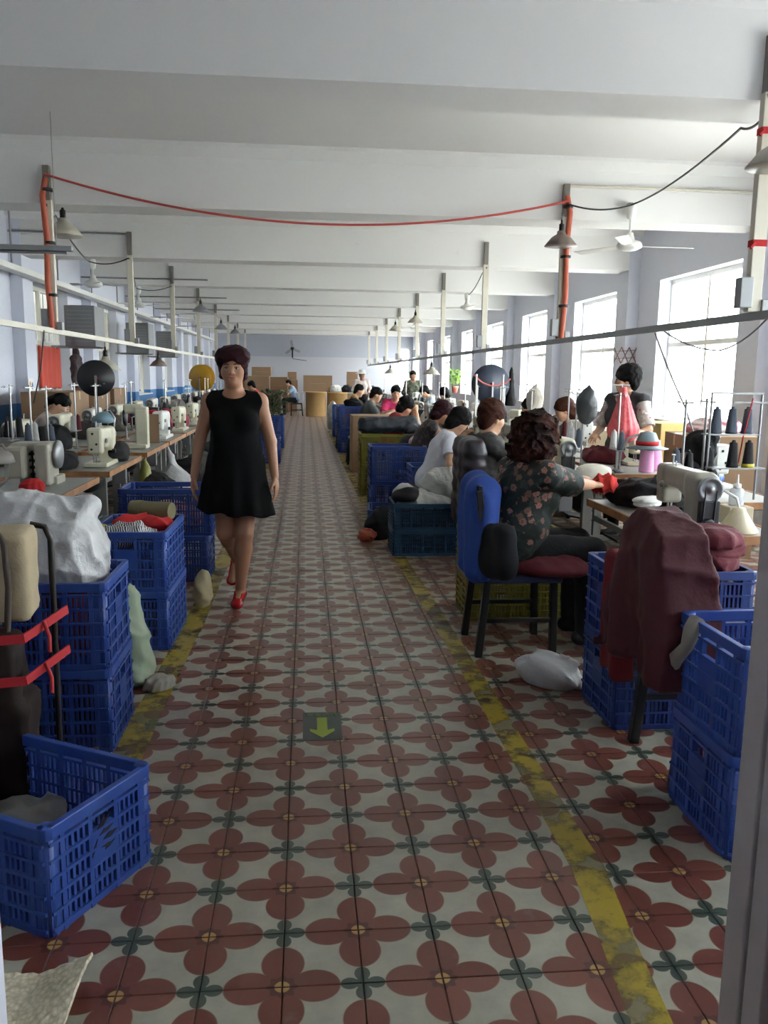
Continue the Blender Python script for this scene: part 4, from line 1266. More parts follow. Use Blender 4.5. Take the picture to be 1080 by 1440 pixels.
# ------------------------------------------------------------------ busways, drop poles, lamps, fans, wires
XR_, XL_ = 2.43, -2.27
for x, z, y0, lb in ((XR_, 1.83, 1.9, 'thin grey busway rail hung along the window half at head height'), (XL_, 1.84, 2.2, 'thin ivory busway rail hung along the walled half at head height')):
    b = MB(); b.box((0, (33 - y0) / 2, 0), (0.035, 33 - y0, 0.045))
    tag(b.build('busway_rail', M_STEEL if x > 0 else M_CONDUIT, None, (x, y0, z)), lb, 'rail')
ordw = ['first', 'second', 'third', 'fourth', 'fifth', 'sixth', 'seventh', 'eighth', 'ninth']
def pole(x, k, half):
    y = BEAMS[k + 1] - 0.035
    zb = 1.855
    extra = {('w', 0): 'with red bands', ('w', 1): 'in orange sleeving with a lamp', ('l', 1): 'in orange sleeving with black ties'}.get((half, k), '')
    lb = '%s drop pole from the door %s on the %s busway' % (ordw[k], extra, 'window-half' if half == 'w' else 'walled-half')
    o = empty('drop_pole', ' '.join(lb.split()), 'pole', (x, y, zb))
    b = MB(); b.box((0, 0, 0.56), (0.075, 0.05, 1.12)); b.build('conduit', M_CONDUIT, o, bevel=0.004)
    b = MB(); b.box((0, 0.005, 1.26), (0.055, 0.06, 0.30)); b.build('bracket', mat('dull_bracket', '77726a', 0.6), o, bevel=0.003)
    b = MB(); b.box((-0.06, -0.01, 0.10), (0.07, 0.07, 0.16)); b.box((0.06, -0.01, 0.03), (0.05, 0.06, 0.07)); b.build('switch_box', M_STEEL, o, bevel=0.004)
    if (half, k) == ('w', 0):
        for z in (0.36, 0.93):
            b = MB(); b.box((0, 0, z), (0.080, 0.055, 0.035)); b.bar((-0.03, -0.028, z), (-0.055, -0.035, z - 0.03), 0.012); b.build('red_band', M_RED, o)
    if (half, k) in (('w', 1), ('l', 1)):
        s = -1 if half == 'l' else 1
        b = MB(); b.tube([(s * 0.0, -0.045, 0.0), (s * 0.02, -0.05, 0.4), (s * 0.01, -0.045, 0.8), (s * 0.03, -0.045, 1.15), (s * 0.0, -0.03, 1.3)], 0.026, 8); b.build('sleeve', M_ORANGE, o)
        for z in (0.3, 0.75, 1.2):
            b = MB(); b.lathe([(0.05, -0.012), (0.05, 0.012)], 10, (0.01, -0.03, z)); b.build('tie', M_DARK, o)
    return o
for k in range(9):
    pole(XR_, k, 'w')
    if k > 0: pole(XL_, k, 'l')

lamp(2.40, 4.27, 2.56, 'conical lamp on the pole with red bands, cut by the frame edge', M_SHADE, side=(2.40, 4.44, 2.98), s=0.95)
lamp(2.33, 7.74, 2.67, 'brown conical lamp on the orange sleeved pole of the window half', M_SHADED, side=(2.40, 7.93, 3.02), s=0.9)
lamp(-2.20, 8.17, 2.70, 'wide beige conical lamp by the orange sleeved pole of the walled half', M_SHADE, s=1.05)
lamp(2.36, 18.25, 2.60, 'conical lamp high on the fifth window-half pole', M_SHADE, side=(2.43, 18.45, 2.9))
lamp(2.30, 21.75, 2.60, 'conical lamp high on the sixth window-half pole', M_SHADE, side=(2.43, 21.95, 2.9))
lamp(-2.15, 17.9, 2.72, 'conical lamp high on the fifth walled-half pole', M_STEEL, side=(-2.27, 18.45, 3.0))
lamp(-2.10, 21.6, 2.55, 'conical lamp high on the sixth walled-half pole', M_STEEL, side=(-2.27, 21.95, 2.95))
lamp(-2.05, 25.2, 2.6, 'conical lamp high on the seventh walled-half pole', M_STEEL, side=(-2.27, 25.45, 2.95))
lamp(2.43, 16.2, 1.50, 'low conical lamp hanging under the window-half busway', M_SHADE, drop=0.06)
lamp(2.43, 24.2, 1.52, 'far low lamp hanging near the white hat', M_SHADE, drop=0.04)
lamp(-2.27, 13.4, 1.57, 'low brown lamp hanging under the walled-half busway', M_SHADED, drop=0.02, s=0.85)
lamp(-2.27, 9.9, 1.50, 'squat pale lamp hanging under the busway beyond the black reel', M_SHADE, drop=0.06)
fan(3.05, 7.93, 3.10, 2.72, 0.05, 'ceiling fan nearest the big window, three white blades')
b = MB(); b.bar((0, 0, 0.02), (0, 0.07, 0.02), 0.03)
b.build('hook', M_STEEL, [o for o in bpy.data.objects if o.get('label', '').startswith('ceiling fan nearest')][0], (0, 0, 0.36))
fan(2.90, 15.2, 2.95, 2.70, 0.6, 'second ceiling fan of the window half, under a beam')
fan(2.85, 22.2, 2.95, 2.72, 0.3, 'third ceiling fan of the window half, far down')
fan(-2.80, 11.7, 2.95, 2.62, 0.9, 'white ceiling fan nearest on the walled half', 0.30)
fan(-2.88, 15.2, 2.95, 2.62, 0.1, 'second ceiling fan of the walled half with long edge-on blades', 0.5)
fan(-2.85, 18.7, 2.95, 2.65, 0.7, 'third ceiling fan of the walled half', 0.5)
fan(-2.80, 22.2, 2.95, 2.65, 0.7, 'fourth ceiling fan of the walled half')

def wire(name, pts, r, m, label, sag=0.0, n=14, cat='cable'):
    P = [Vector(p) for p in pts]
    out = []
    for a, c in zip(P[:-1], P[1:]):
        for k in range(n):
            t = k / n
            p = a.lerp(c, t); p.z -= sag * 4 * t * (1 - t)
            out.append(p)
    out.append(P[-1])
    b = MB(); b.tube(out, r, 6)
    return tag(b.build(name, m, None), label, cat)
wire('red_cable', [(XL_, 7.90, 3.18), (XR_, 7.90, 3.10)], 0.011, mat('red_cable', 'bd4a44', 0.5), 'red cable sagging across the aisle between the two orange sleeved poles', 0.31, 30)
wire('black_wire', [(XR_ + 0.01, 4.42, 2.93), (XR_ + 0.09, 4.92, 2.93), (3.05, 7.88, 3.09), (XR_, 7.88, 3.07)], 0.008, M_DARK, 'black wire from the red banded pole to the ceiling fan by the window', 0.05)
wire('black_wire', [(XL_, 7.92, 2.93), (XL_ - 0.07, 8.45, 2.93), (-2.78, 11.45, 2.88), (XL_, 11.40, 2.93)], 0.008, M_DARK, 'black wire from the orange sleeved pole to the walled-half fan', 0.05)
wire('black_wire', [(XL_, 11.42, 2.93), (XL_ - 0.08, 11.95, 2.93), (-2.86, 14.95, 2.88), (XL_, 14.92, 2.93)], 0.007, M_DARK, 'thin black wire to the second walled-half fan', 0.05)
wire('black_wire', [(XR_, 11.42, 2.93), (XR_ + 0.06, 11.95, 2.93), (2.88, 14.95, 2.90)], 0.008, M_DARK, 'black wire from the third window-half pole to its fan', 0.04)
wire('conduit_pipe', [(XR_, 7.97, 3.25), (4.58, 7.97, 3.25)], 0.014, M_CONDUIT, 'ivory conduit along the beam face toward the window wall', 0, 2, 'pipe')
wire('conduit_pipe', [(XL_, 11.47, 3.24), (-3.78, 11.47, 3.24)], 0.014, M_STEEL, 'grey conduit along the beam face toward the plain wall', 0, 2, 'pipe')
for i, y in enumerate((14.97, 18.47, 21.97)):
    wire('conduit_pipe', [(XL_ + 0.6, y, 3.05), (-3.78, y, 3.05)], 0.014, M_STEEL, '%s grey conduit across the walled-half beams beyond the first' % ('second', 'third', 'fourth')[i], 0, 2, 'pipe')
wire('drop_wire', [(XL_ + 0.02, 7.6, 1.83), (XL_ - 0.03, 7.62, 1.5), (XL_ - 0.10, 7.6, 1.2)], 0.006, M_DARK, 'dark wire hanging from the busway by the wall poster', 0, 4)
wire('drop_wire', [(XR_ + 0.02, 5.8, 1.82), (XR_ + 0.10, 5.4, 1.3), (XR_ + 0.06, 4.9, 0.90)], 0.006, M_STEEL, 'grey wire hanging in front of the big window to the machine', 0.02, 6)
wire('drop_wire', [(XR_, 4.3, 1.81), (XR_ + 0.05, 4.9, 1.66), (XR_, 5.6, 1.81)], 0.005, M_STEEL, 'thin slack wire looped under the busway at the red banded pole', 0.03, 6)
# tube light near the plain wall
t = empty('tube_light', 'unlit grey tube light hanging by the walled-half beam', 'lamp', (-2.5, 7.2, 2.44))
b = MB(); b.box((0, 0, 0.02), (1.25, 0.06, 0.04)); b.build('housing', M_STEEL, t, bevel=0.003)
b = MB(); b.tube([(-0.58, 0, -0.012), (0.58, 0, -0.012)], 0.012, 8); b.build('tube', M_STEEL, t)
for s in (-0.5, 0.5):
    b = MB(); b.tube([(s, 0, 0.04), (s, 0, 1.06)], 0.003, 5); b.build('hanger', M_STEEL, t)
# cable tray on rods along the plain wall
t = empty('cable_tray', 'long white cable tray on rods along the plain wall', 'cable tray', (-3.5, 4.0, 2.66))
b = MB(); b.box((0, 14.8, 0), (0.16, 29.6, 0.012)); b.box((-0.08, 14.8, 0.03), (0.01, 29.6, 0.06)); b.box((0.08, 14.8, 0.03), (0.01, 29.6, 0.06)); b.build('tray', M_WHITE, t)
b = MB(); b.tube([(0.0, 0.0, 0.02), (0.0, 29.6, 0.02)], 0.022, 6); b.tube([(0.04, 0.0, 0.02), (0.04, 29.6, 0.02)], 0.016, 6); b.build('cable', M_DARK, t)
for k in range(16):
    b = MB(); hh = 0.29 if any(yb - 0.12 < 5.0 + 1.9 * k < yb + 0.52 for yb in BEAMS) else 0.83; b.tube([(0, 1.0 + 1.9 * k, 0), (0, 1.0 + 1.9 * k, hh)], 0.012, 6); b.build('rod', M_STEEL, t)
for k, y in enumerate((13.3, 17.6, 21.0)):
    t = empty('cooling_unit', '%s grey metal cooling unit bracketed high on the plain wall' % ('nearest', 'middle', 'furthest')[k], 'cooling unit', (-3.33, y, 1.84))
    b = MB(); b.box((0, 0, 0.30), (0.44, 0.62, 0.60)); b.build('casing', mat('unit_grey', '77787a', 0.5), t, bevel=0.01)
    b = MB()
    for q in range(9): b.box((0.0, -0.318, 0.08 + 0.055 * q), (0.36, 0.008, 0.012))
    b.build('grille', M_STEEL, t)
    b = MB()
    for s in (-0.22, 0.22): b.bar((-0.45, s, 0.0), (0.2, s, 0.0), 0.03)
    b.build('bracket', M_STEEL, t)
F = Field((-0.06, -0.56, -0.05), (0.08, 0.56, 0.70), 0.014)
F.box((0, 0, 0.32), (0.02, 0.50, 0.30), 0.015)
F.all(lambda f, X, Y, Z: f + 0.008 * np.sin(Y * 28) + 0 * X + 0 * Z)
tag(F.build('red_curtain', mat('red_curtain_cloth', 'b8402f', 0.8), None, (-3.70, 12.72, 1.20)), 'red cloth hung on the plain wall under the barred window', 'cloth')
F = Field((-0.12, -0.26, -0.06), (0.12, 0.26, 0.72), 0.013)
F.box((0, 0, 0.30), (0.05, 0.17, 0.28), 0.05); F.cap((0, 0, 0.60), (0, 0, 0.64), 0.06, 0.05, 0.06); F.cap((0, 0.15, 0.5), (0, 0.19, 0.1), 0.055, 0.04, 0.03); F.cap((0, -0.15, 0.5), (0, -0.19, 0.1), 0.055, 0.04, 0.03)
F.all(lambda f, X, Y, Z: f + folds(X, Y, Z, 20, 3, 0.012))
tag(F.build('plaid_jacket', mat('dark_plaid', '2a2528', 0.85, c2='453438', vs=14), None, (-3.55, 13.55, 1.16)), 'dark plaid jacket hanging over the red cloth on the wall', 'jacket')
t = empty('paper_notice', 'white paper notice with blue picture on the wall by the pilaster', 'notice', (-3.62, 11.75, 1.28))
b = MB(); b.box((0.004, -0.22, 0), (0.006, 0.22, 0.20), ); b.build('sheet', M_WHITE, t)
b = MB(); b.ball((0.008, -0.17, 0.0), (0.004, 0.03, 0.05)); b.build('blue_figure', mat('print_blue', '3e6d93', 0.6), t)
b = MB(); b.ball((0.008, -0.26, 0.03), (0.004, 0.03, 0.03)); b.build('orange_figure', mat('print_orange', 'c07a4e', 0.6), t)

# ------------------------------------------------------------------ reels
reel(-2.27, 9.43, 1.41, 0.195, 0.15, 'black webbing reel on the walled half with red yarn at its hub', M_DARK, hub=M_RED, w=0.06)
reel(-2.27, 18.86, 1.37, 0.285, -0.45, 'yellow double-flange reel beside the walking woman', M_YELLOW, w=0.16)
reel(2.43, 10.93, 1.385, 0.255, 0.2, 'big slate black reel before the windows with red cord beside it', mat('slate_reel', '232b3c', 0.55), w=0.07)
wire('coral_rope', [(2.10, 10.4, 1.50), (2.28, 10.4, 1.38), (2.46, 10.4, 1.40), (2.56, 10.4, 1.46)], 0.010, mat('coral_cord', 'd9756c', 0.6), 'coral cord looped across two white rods in front of the slate reel', 0.02, 6, 'rope')
for x, lb in ((2.13, 'white rod on the near edge of the slate reel carrying coral cord'), (2.47, 'white rod on the window side of the slate reel carrying coral cord')):
    b = MB(); b.tube([(0, 0, 0.0), (0, 0, 0.76)], 0.012, 8); tag(b.build('rod', M_WHITE, None, (x, 10.4, 0.752)), lb, 'rod')
F = Field((-0.1, -0.1, -0.02), (0.1, 0.1, 0.62), 0.012)
F.cap((0, 0, 0.04), (0, 0, 0.50), 0.075, 0.02); F.all(lambda f, X, Y, Z: f + folds(X, Y, Z, 26, 8, 0.008)); F.cut((0, 0, 0), (0, 0, -1))
tag(F.build('black_cloth', M_BLACKCLOTH, None, (2.72, 11.0, 1.10)), 'black cloth hanging behind the slate reel by the window', 'cloth')

# ------------------------------------------------------------------ things on the tables, window half
heap('dark_cloth', (0.52, 0.80, 0.17), 81, M_BLACKCLOTH, (2.04, 4.68, 0.752), 0.1, 'black cloth heap beside the aged grey sewing machine', 'cloth', amp=0.022, sc=16)
heap('dark_cloth', (0.36, 0.36, 0.13), 82, mat('charcoal_cloth', '1d1e22', 0.85, bump=0.2), (2.60, 5.62, 0.752), 0.0, 'charcoal cloth on the table behind the black heap', 'cloth', amp=0.02, sc=16)
heap('white_paper', (0.16, 0.10, 0.03), 83, M_WHITE, (1.88, 4.38, 0.80), 0.5, 'white label strip lying on the black cloth heap', 'label strip', h=0.008, amp=0.006)
t = empty('desk_lamp', 'cream conical desk lamp lying beside the aged grey machine', 'lamp', (2.12, 3.86, 0.752))
b = MB(); b.lathe([(0.095, 0.0), (0.097, 0.004), (0.035, 0.10), (0.03, 0.115), (0.0, 0.12)], 20); b.build('shade', mat('cream_shade', 'c9c0a2', 0.45), t)
b = MB(); b.tube([(0, 0, 0.11), (0.0, 0.03, 0.16), (-0.04, 0.08, 0.19), (-0.09, 0.12, 0.17)], 0.008, 8); b.build('gooseneck', M_WHITE, t)
t = empty('oil_bottle', 'clear plastic oil bottle with nozzle by the door jamb', 'bottle', (2.21, 4.06, 0.85))
b = MB(); b.lathe([(0.035, 0), (0.037, 0.01), (0.037, 0.07), (0.03, 0.085), (0.02, 0.09)], 14); b.build('body', mat('clear_plastic', 'c9ced2', 0.2, alpha=0.7), t)
b = MB(); b.lathe([(0.02, 0.09), (0.02, 0.11), (0.006, 0.115), (0.004, 0.16)], 12); b.build('nozzle', M_WHITE, t)
b = MB(); b.box((0, 0, 0.049), (0.13, 0.13, 0.096)); tag(b.build('plastic_tub', mat('beige_tub', 'b8ac92', 0.5), None, (2.21, 4.06, 0.752), bevel=0.006), 'beige tub under the oil bottle at the table corner', 'tub')
for k, (x, y, s, lb) in enumerate(((2.70, 6.38, 1.5, 'tall pink thread cone under the blue grey dome lamp'), (2.83, 6.55, 1.7, 'wide pink thread cone beside the dome lamp, window side'))):
    b = MB(); b.lathe([(0.055, 0), (0.058, 0.01), (0.052, 0.18), (0.04, 0.20), (0.012, 0.205), (0.012, 0.22)] if k == 0 else [(0.075, 0), (0.08, 0.01), (0.045, 0.24), (0.02, 0.25), (0.012, 0.27)], 20)
    tag(b.build('thread_cone', M_PINK, None, (x, y, 0.752)), lb, 'thread')
t = empty('desk_lamp', 'blue grey dome desk lamp with red band above the pink cones', 'lamp', (2.46, 6.34, 0.752))
b = MB(); b.lathe([(0.035, 0), (0.035, 0.02), (0.01, 0.03)], 12); b.tube([(0, 0, 0.02), (0.01, 0, 0.16), (0.06, 0, 0.27), (0.14, 0, 0.30), (0.20, 0, 0.29)], 0.009, 8); b.build('gooseneck', M_STEEL, t)
b = MB(); b.lathe([(0.16, 0.19), (0.165, 0.195), (0.085, 0.215), (0.083, 0.25), (0.08, 0.27), (0.06, 0.315), (0.0, 0.33)], 22, (0.22, 0, 0)); b.build('shade', mat('blue_grey_enamel', '75858c', 0.45), t)
b = MB(); b.lathe([(0.089, 0.217), (0.089, 0.25)], 22, (0.22, 0, 0)); b.build('band', M_RED, t)
F = Field((-0.26, -0.10, -0.05), (0.14, 0.10, 0.44), 0.010)
F.cap((-0.05, 0, 0.30), (0.05, 0, 0.05), 0.07, 0.05); F.cap((-0.16, 0, 0.24), (0.0, 0, 0.32), 0.025, 0.05, 0.05); F.cap((0.05, 0, 0.36), (0.0, 0, 0.26), 0.03, 0.06, 0.05)
F.all(lambda f, X, Y, Z: f + folds(X, Y, Z, 22, 23, 0.012))
tag(F.build('black_drape', M_BLACKCLOTH, None, (2.53, 5.08, 0.80)), 'black cloth draped on the thread stand beside the big window', 'cloth')
for j, (x, y, z, m, lb) in enumerate(((2.60, 4.86, 0.96, M_CONE_B, 'black thread cone lower on the rack at the door jamb'), (2.70, 4.86, 0.96, M_CONE_B, 'black thread cone with yellow base lower on the rack at the door jamb'),
                                   (2.52, 4.94, 1.16, M_CONE_G, 'slate thread cone, first on the upper rack by the door jamb'), (2.62, 4.94, 1.16, M_CONE_G, 'slate thread cone with yellow tip, middle of the upper rack'), (2.72, 4.94, 1.16, M_CONE_G, 'slate thread cone, last on the upper rack'))):
    cone(x, y, z, m, lb, mat('cone_yellow', 'c9bd3a', 0.5) if j == 1 else None, 1.0)
t = empty('thread_rack', 'two-tier steel thread rack at the table end by the door jamb', 'thread rack', (2.62, 4.90, 0.752))
b = MB(); b.box((0, -0.04, 0.203), (0.34, 0.09, 0.008)); b.build('tray', M_STEEL, t)
b = MB(); b.box((0, 0.04, 0.403), (0.34, 0.09, 0.008)); b.build('tray', M_STEEL, t)
b = MB()
for s in (-0.16, 0.16): b.tube([(s, 0.0, 0), (s, 0.0, 0.66)], 0.007, 6)
b.bar((-0.16, 0, 0.655), (0.16, -0.02, 0.655), 0.012); b.bar((-0.02, 0, 0.60), (0.2, -0.02, 0.60), 0.012)
b.build('frame', M_STEEL, t)
wire('red_thread', [(2.70, 4.86, 1.38), (2.68, 4.9, 1.15), (2.66, 4.9, 0.98)], 0.004, M_RED, 'strand of red thread hanging down the two-tier rack', 0, 4)
def hood(x, y, z0, m, label, s=1.0, seed=3):
    F = Field((-0.14, -0.14, -0.05), (0.14, 0.14, 0.40), 0.010)
    F.ell((0, 0, 0.12), (0.088, 0.075, 0.14)); F.cap((0, 0, 0.18), (0.01, 0, 0.30), 0.06, 0.012, 0.05)
    F.all(lambda f, X, Y, Z: f + folds(X, Y, Z, 26, seed, 0.008))
    return tag(F.build('cloth_hood', m, None, (x, y, z0), 0, s), label, 'hood')
hood(2.23, 6.50, 1.13, mat('dark_grey_nylon', '35383a', 0.5, bump=0.2), 'dark grey cloth hood hanging point up from a rod before the windows')
hood(2.29, 8.25, 1.12, mat('offwhite_cloth', 'b9b2a4', 0.8, bump=0.2), 'off-white cloth hood hanging point up from a rod', 1.0, 5)
for (x, y, z, lb) in ((2.23, 6.56, 1.40, 'rod carrying the dark grey hood'), (2.29, 8.31, 1.42, 'rod carrying the off-white hood'), (2.60, 6.72, 1.44, 'rod carrying the pink mesh bag')):
    b = MB(); b.tube([(0, 0.02, 0), (0, 0.02, z - 0.752)], 0.007, 6); b.bar((-0.16, 0.0, z - 0.76), (0.06, 0.0, z - 0.76), 0.012, 0.008); b.lathe([(0.03, 0), (0.03, 0.01)], 10, (0, 0.02, 0))
    tag(b.build('hook_rod', M_STEEL, None, (x, y, 0.752)), 'thin steel ' + lb + ' above the sewing table', 'rod')
F = Field((-0.2, -0.16, -0.05), (0.2, 0.16, 0.50), 0.011)
F.cap((0, 0, 0.10), (-0.01, 0, 0.42), 0.125, 0.02); F.ell((0, 0, 0.09), (0.125, 0.10, 0.09), 0.03)
F.all(lambda f, X, Y, Z: f + 0.006 * np.sin(np.arctan2(Y, X) * 14) * (0.5 + Z))
tag(F.build('mesh_bag', mat('pink_mesh', 'e0686c', 0.6, c2='d3505a', vs=20, alpha=0.9), None, (2.60, 6.66, 0.98)), 'coral pink mesh bag hanging full before the standing woman', 'bag')
heap('burgundy_cloth', (0.36, 0.5, 0.15), 84, M_BURG, (2.62, 7.15, 0.752), 0.3, 'burgundy cloth heap on the table under the pink mesh bag', 'cloth')
heap('pale_cloth', (0.26, 0.30, 0.26), 85, mat('pale_pink_cloth', 'b7a6b4', 0.8, bump=0.2), (1.90, 6.62, 0.752), 0.3, 'pale pink cloth rising beside the curly-haired woman', 'cloth', amp=0.012)
heap('white_box', (0.30, 0.16, 0.11), 86, mat('ivory_plastic', 'c8c3b4', 0.4), (2.08, 5.86, 0.752), 0.1, 'ivory plastic machine part on the wood-edged table end', 'machine part', amp=0.004)
b = MB()
for i in range(3):
    for s in (-1, 1):
        b.bar((-0.11 + 0.11 * i - 0.055 * s, 0, -0.11 * 1), (-0.11 + 0.11 * i + 0.055 * s, 0, 0.11), 0.010)
for s in (-1, 1): b.bar((-0.15, 0, s * 0.05), (0.15, 0, s * 0.05 + 0.02), 0.008)
tag(b.build('lattice_rack', mat('brown_wood_rack', '6b4638', 0.6), None, (4.44, 11.46, 1.80)), 'brown wooden lattice hook rack on the pilaster between the windows', 'rack')
carton(3.50, 7.75, 0.0, (0.55, 0.6, 0.55), 0.1, 'lower yellowish carton under the windows behind the pink mesh bag', mat('yellow_card', 'c2a566', 0.8))
carton(3.50, 7.75, 0.555, (0.52, 0.56, 0.52), 0.1, 'upper yellowish carton under the windows behind the pink mesh bag', mat('yellow_card', 'c2a566', 0.8))
carton(3.45, 6.85, 0.0, (0.6, 0.6, 0.52), -0.1, 'lower brown carton under the big window', M_CARTON)
carton(3.45, 6.85, 0.525, (0.6, 0.6, 0.50), -0.15, 'upper brown carton under the big window with cloth on it', M_CARTON)
heap('mixed_cloth', (0.5, 0.5, 0.12), 93, mat('mixed_cloth', 'c9bdb6', 0.8, c2='b26a78', vs=9), (3.45, 6.85, 1.032), 0.3, 'mixed pale and pink cloth on the brown carton by the window', 'cloth', h=0.018)
heap('blue_white_bag', (0.34, 0.3, 0.14), 94, mat('blue_white_film', 'd6d8da', 0.5, c2='3b62a8', vs=9), (2.86, 5.75, 0.752), 0.3, 'white and blue plastic bag on the table behind the thread rack', 'bag', h=0.014)
carton(3.5, 9.6, 0.0, (0.7, 0.9, 0.9), 0.0, 'pale carton by the second window', mat('pale_card', 'b9a78c', 0.8))
# potted plant at a far window
def plant(x, y, z, label, pot_r, pot_h, crown, n, leaf, m_pot, seed):
    r = random.Random(seed)
    t = empty('potted_plant', label, 'plant', (x, y, z))
    b = MB(); b.lathe([(pot_r * 0.7, 0), (pot_r, pot_h), (pot_r * 1.05, pot_h), (pot_r * 1.05, pot_h * 0.85)], 14); b.build('pot', m_pot, t)
    b = MB()
    for k in range(6):
        a = r.uniform(0, 6.28); b.tube([(0, 0, pot_h * 0.8), (math.cos(a) * crown[0] * 0.3, math.sin(a) * crown[0] * 0.3, pot_h + crown[1] * 0.5), (math.cos(a) * crown[0] * 0.6, math.sin(a) * crown[0] * 0.6, pot_h + crown[1] * 0.9)], 0.006, 5)
    b.build('stem', mat('stem_green', '4b5a35', 0.7), t)
    b = MB()
    for k in range(n):
        a, u, w = r.uniform(0, 6.28), r.random() ** 0.5, r.random()
        c = Vector((math.cos(a) * u * crown[0], math.sin(a) * u * crown[0], pot_h + crown[1] * (0.1 + 0.9 * w)))
        d = Vector((math.cos(a) + r.uniform(-.5, .5), math.sin(a) + r.uniform(-.5, .5), r.uniform(-0.4, 0.8))).normalized()
        s = d.cross(Vector((0, 0, 1))).normalized() * leaf * 0.28
        L = leaf * r.uniform(0.7, 1.2)
        b.add([c, c + d * L * 0.5 + s, c + d * L, c + d * L * 0.5 - s, c + d * L * 0.5 + Vector((0, 0, 0.01))], [(0, 1, 4), (1, 2, 4), (2, 3, 4), (3, 0, 4)])
    tag(b.build('foliage', mat('leaf_' + str(seed), '2c4426' if seed == 1 else '7fa04a', 0.5, var=0.4, vs=12), t), kind='stuff')
plant(-0.66, 17.0, 0.34, 'dark leafy potted plant standing in the blue crate', 0.14, 0.28, (0.26, 0.52), 420, 0.10, M_DARK, 1)
plant(4.40, 24.6, 0.975, 'bright green plant in a pink pot on a far window sill', 0.10, 0.20, (0.15, 0.45), 160, 0.13, mat('pink_pot', 'd9806f', 0.6), 2)

# ------------------------------------------------------------------ things on the tables, walled half
t = empty('bartack_machine', 'grey beige two-pillar sewing machine on the table behind the white sack', 'sewing machine', (-1.78, 5.62, 0.752))
F = Field((-0.18, -0.22, -0.02), (0.18, 0.26, 0.36), 0.008)
F.box((-0.075, -0.05, 0.15), (0.062, 0.09, 0.10), 0.015); F.box((0.085, 0.02, 0.13), (0.045, 0.12, 0.135), 0.02); F.box((0.0, 0.06, 0.24), (0.13, 0.10, 0.03), 0.02, 0.02); F.box((0.03, 0.1, 0.02), (0.12, 0.10, 0.03), 0.01)
F.build('body', M_MACHG, t)
b = MB(); b.box((-0.075, -0.144, 0.15), (0.105, 0.008, 0.17)); b.build('side_cover', M_MACHG, t, bevel=0.003)
b = MB()
for q in range(4): b.box((0.01, -0.02 + 0.01 * q, 0.20 - 0.045 * q), (0.05, 0.03, 0.018)); b.tube([(0.01, -0.03, 0.22), (0.01, -0.03, 0.01 + 0.02 * q)], 0.006, 6)
b.box((0.02, 0.0, 0.006), (0.10, 0.3, 0.012)); b.build('needle_bar', M_DARK, t)
b = MB(); b.lathe([(0.02, 0), (0.09, 0.002), (0.095, 0.012), (0.09, 0.026), (0.02, 0.028)], 20, (0.135, 0.06, 0.19), 'X'); b.build('handwheel', M_STEEL, t)
t = empty('post_machine', 'tall cream post sewing machine near the cardboard sheet', 'sewing machine', (-1.60, 8.30, 0.752))
F = Field((-0.2, -0.12, -0.02), (0.12, 0.12, 0.46), 0.009)
F.box((0.02, 0, 0.20), (0.058, 0.06, 0.20), 0.012); F.box((-0.06, 0, 0.38), (0.09, 0.055, 0.045), 0.02, 0.02); F.box((-0.03, 0, 0.02), (0.10, 0.09, 0.022), 0.01)
F.build('body', M_MACH, t)
b = MB(); b.box((0.072, -0.055, 0.19), (0.012, 0.02, 0.30)); b.box((0.02, -0.066, 0.26), (0.09, 0.008, 0.22)); b.build('side_cover', M_MACH, t, bevel=0.003)
b = MB(); b.lathe([(0.02, 0), (0.085, 0.002), (0.088, 0.02), (0.02, 0.022)], 20, (-0.15, 0, 0.30), 'X'); b.build('handwheel', M_DARK, t)
b = MB(); b.box((0.0, 0, 0), (0.17, 0.008, 0.30)); tag(b.build('cardboard_sheet', M_CARTON, None, (-1.60, 8.85, 0.905), 0.1), 'brown cardboard sheet standing beside the tall post machine', 'cardboard')
def dome_lamp(x, y, z, m, label, s=1.0):
    t = empty('desk_lamp', label, 'lamp', (x, y, 0.752), 0)
    h = z - 0.752
    b = MB(); b.lathe([(0.095 * s, h - 0.04), (0.10 * s, h - 0.036), (0.088 * s, h + 0.01), (0.05 * s, h + 0.05), (0.0, h + 0.06)], 20); b.build('shade', m, t)
    b = MB(); b.lathe([(0.04, 0), (0.04, 0.02), (0.01, 0.03)], 12); b.tube([(0, 0, 0.02), (0.07, 0, 0.08), (0.10, 0, h), (0.06, 0, h + 0.07), (0.0, 0, h + 0.055)], 0.008, 8); b.build('gooseneck', M_CHROME, t)
dome_lamp(-1.86, 5.15, 0.98, mat('warm_grey_enamel', '807a72', 0.5), 'grey dome desk lamp at the frame edge above the white sack', 1.25)
dome_lamp(-1.86, 7.95, 1.06, mat('blue_enamel', '6f8f99', 0.45), 'pale blue dome desk lamp on the walled half', 1.0)
heap('red_cloth', (0.14, 0.12, 0.09), 95, M_RED, (-1.66, 5.20, 0.752), 0.4, 'red cloth scrap in front of the grey two-pillar machine', 'cloth', h=0.008, amp=0.012, sc=40)
heap('dark_stack', (0.26, 0.30, 0.16), 96, M_BLACKCLOTH, (-1.58, 7.08, 0.752), 0.1, 'neat stack of black cloth on the aisle side of the cream machine', 'cloth', amp=0.01)
heap('dark_stack', (0.30, 0.32, 0.15), 97, M_BLACKCLOTH, (-1.86, 6.48, 0.752), 0.0, 'black cloth heap on the wall side of the cream machine', 'cloth', amp=0.014)
b = MB(); b.bar((0, 0, 0.005), (0.16, -0.02, 0.005), 0.018, 0.01); tag(b.build('scissors', M_DARK, None, (-1.74, 4.80, 0.752)), 'dark scissors lying on the grey table top behind the white sack', 'scissors')
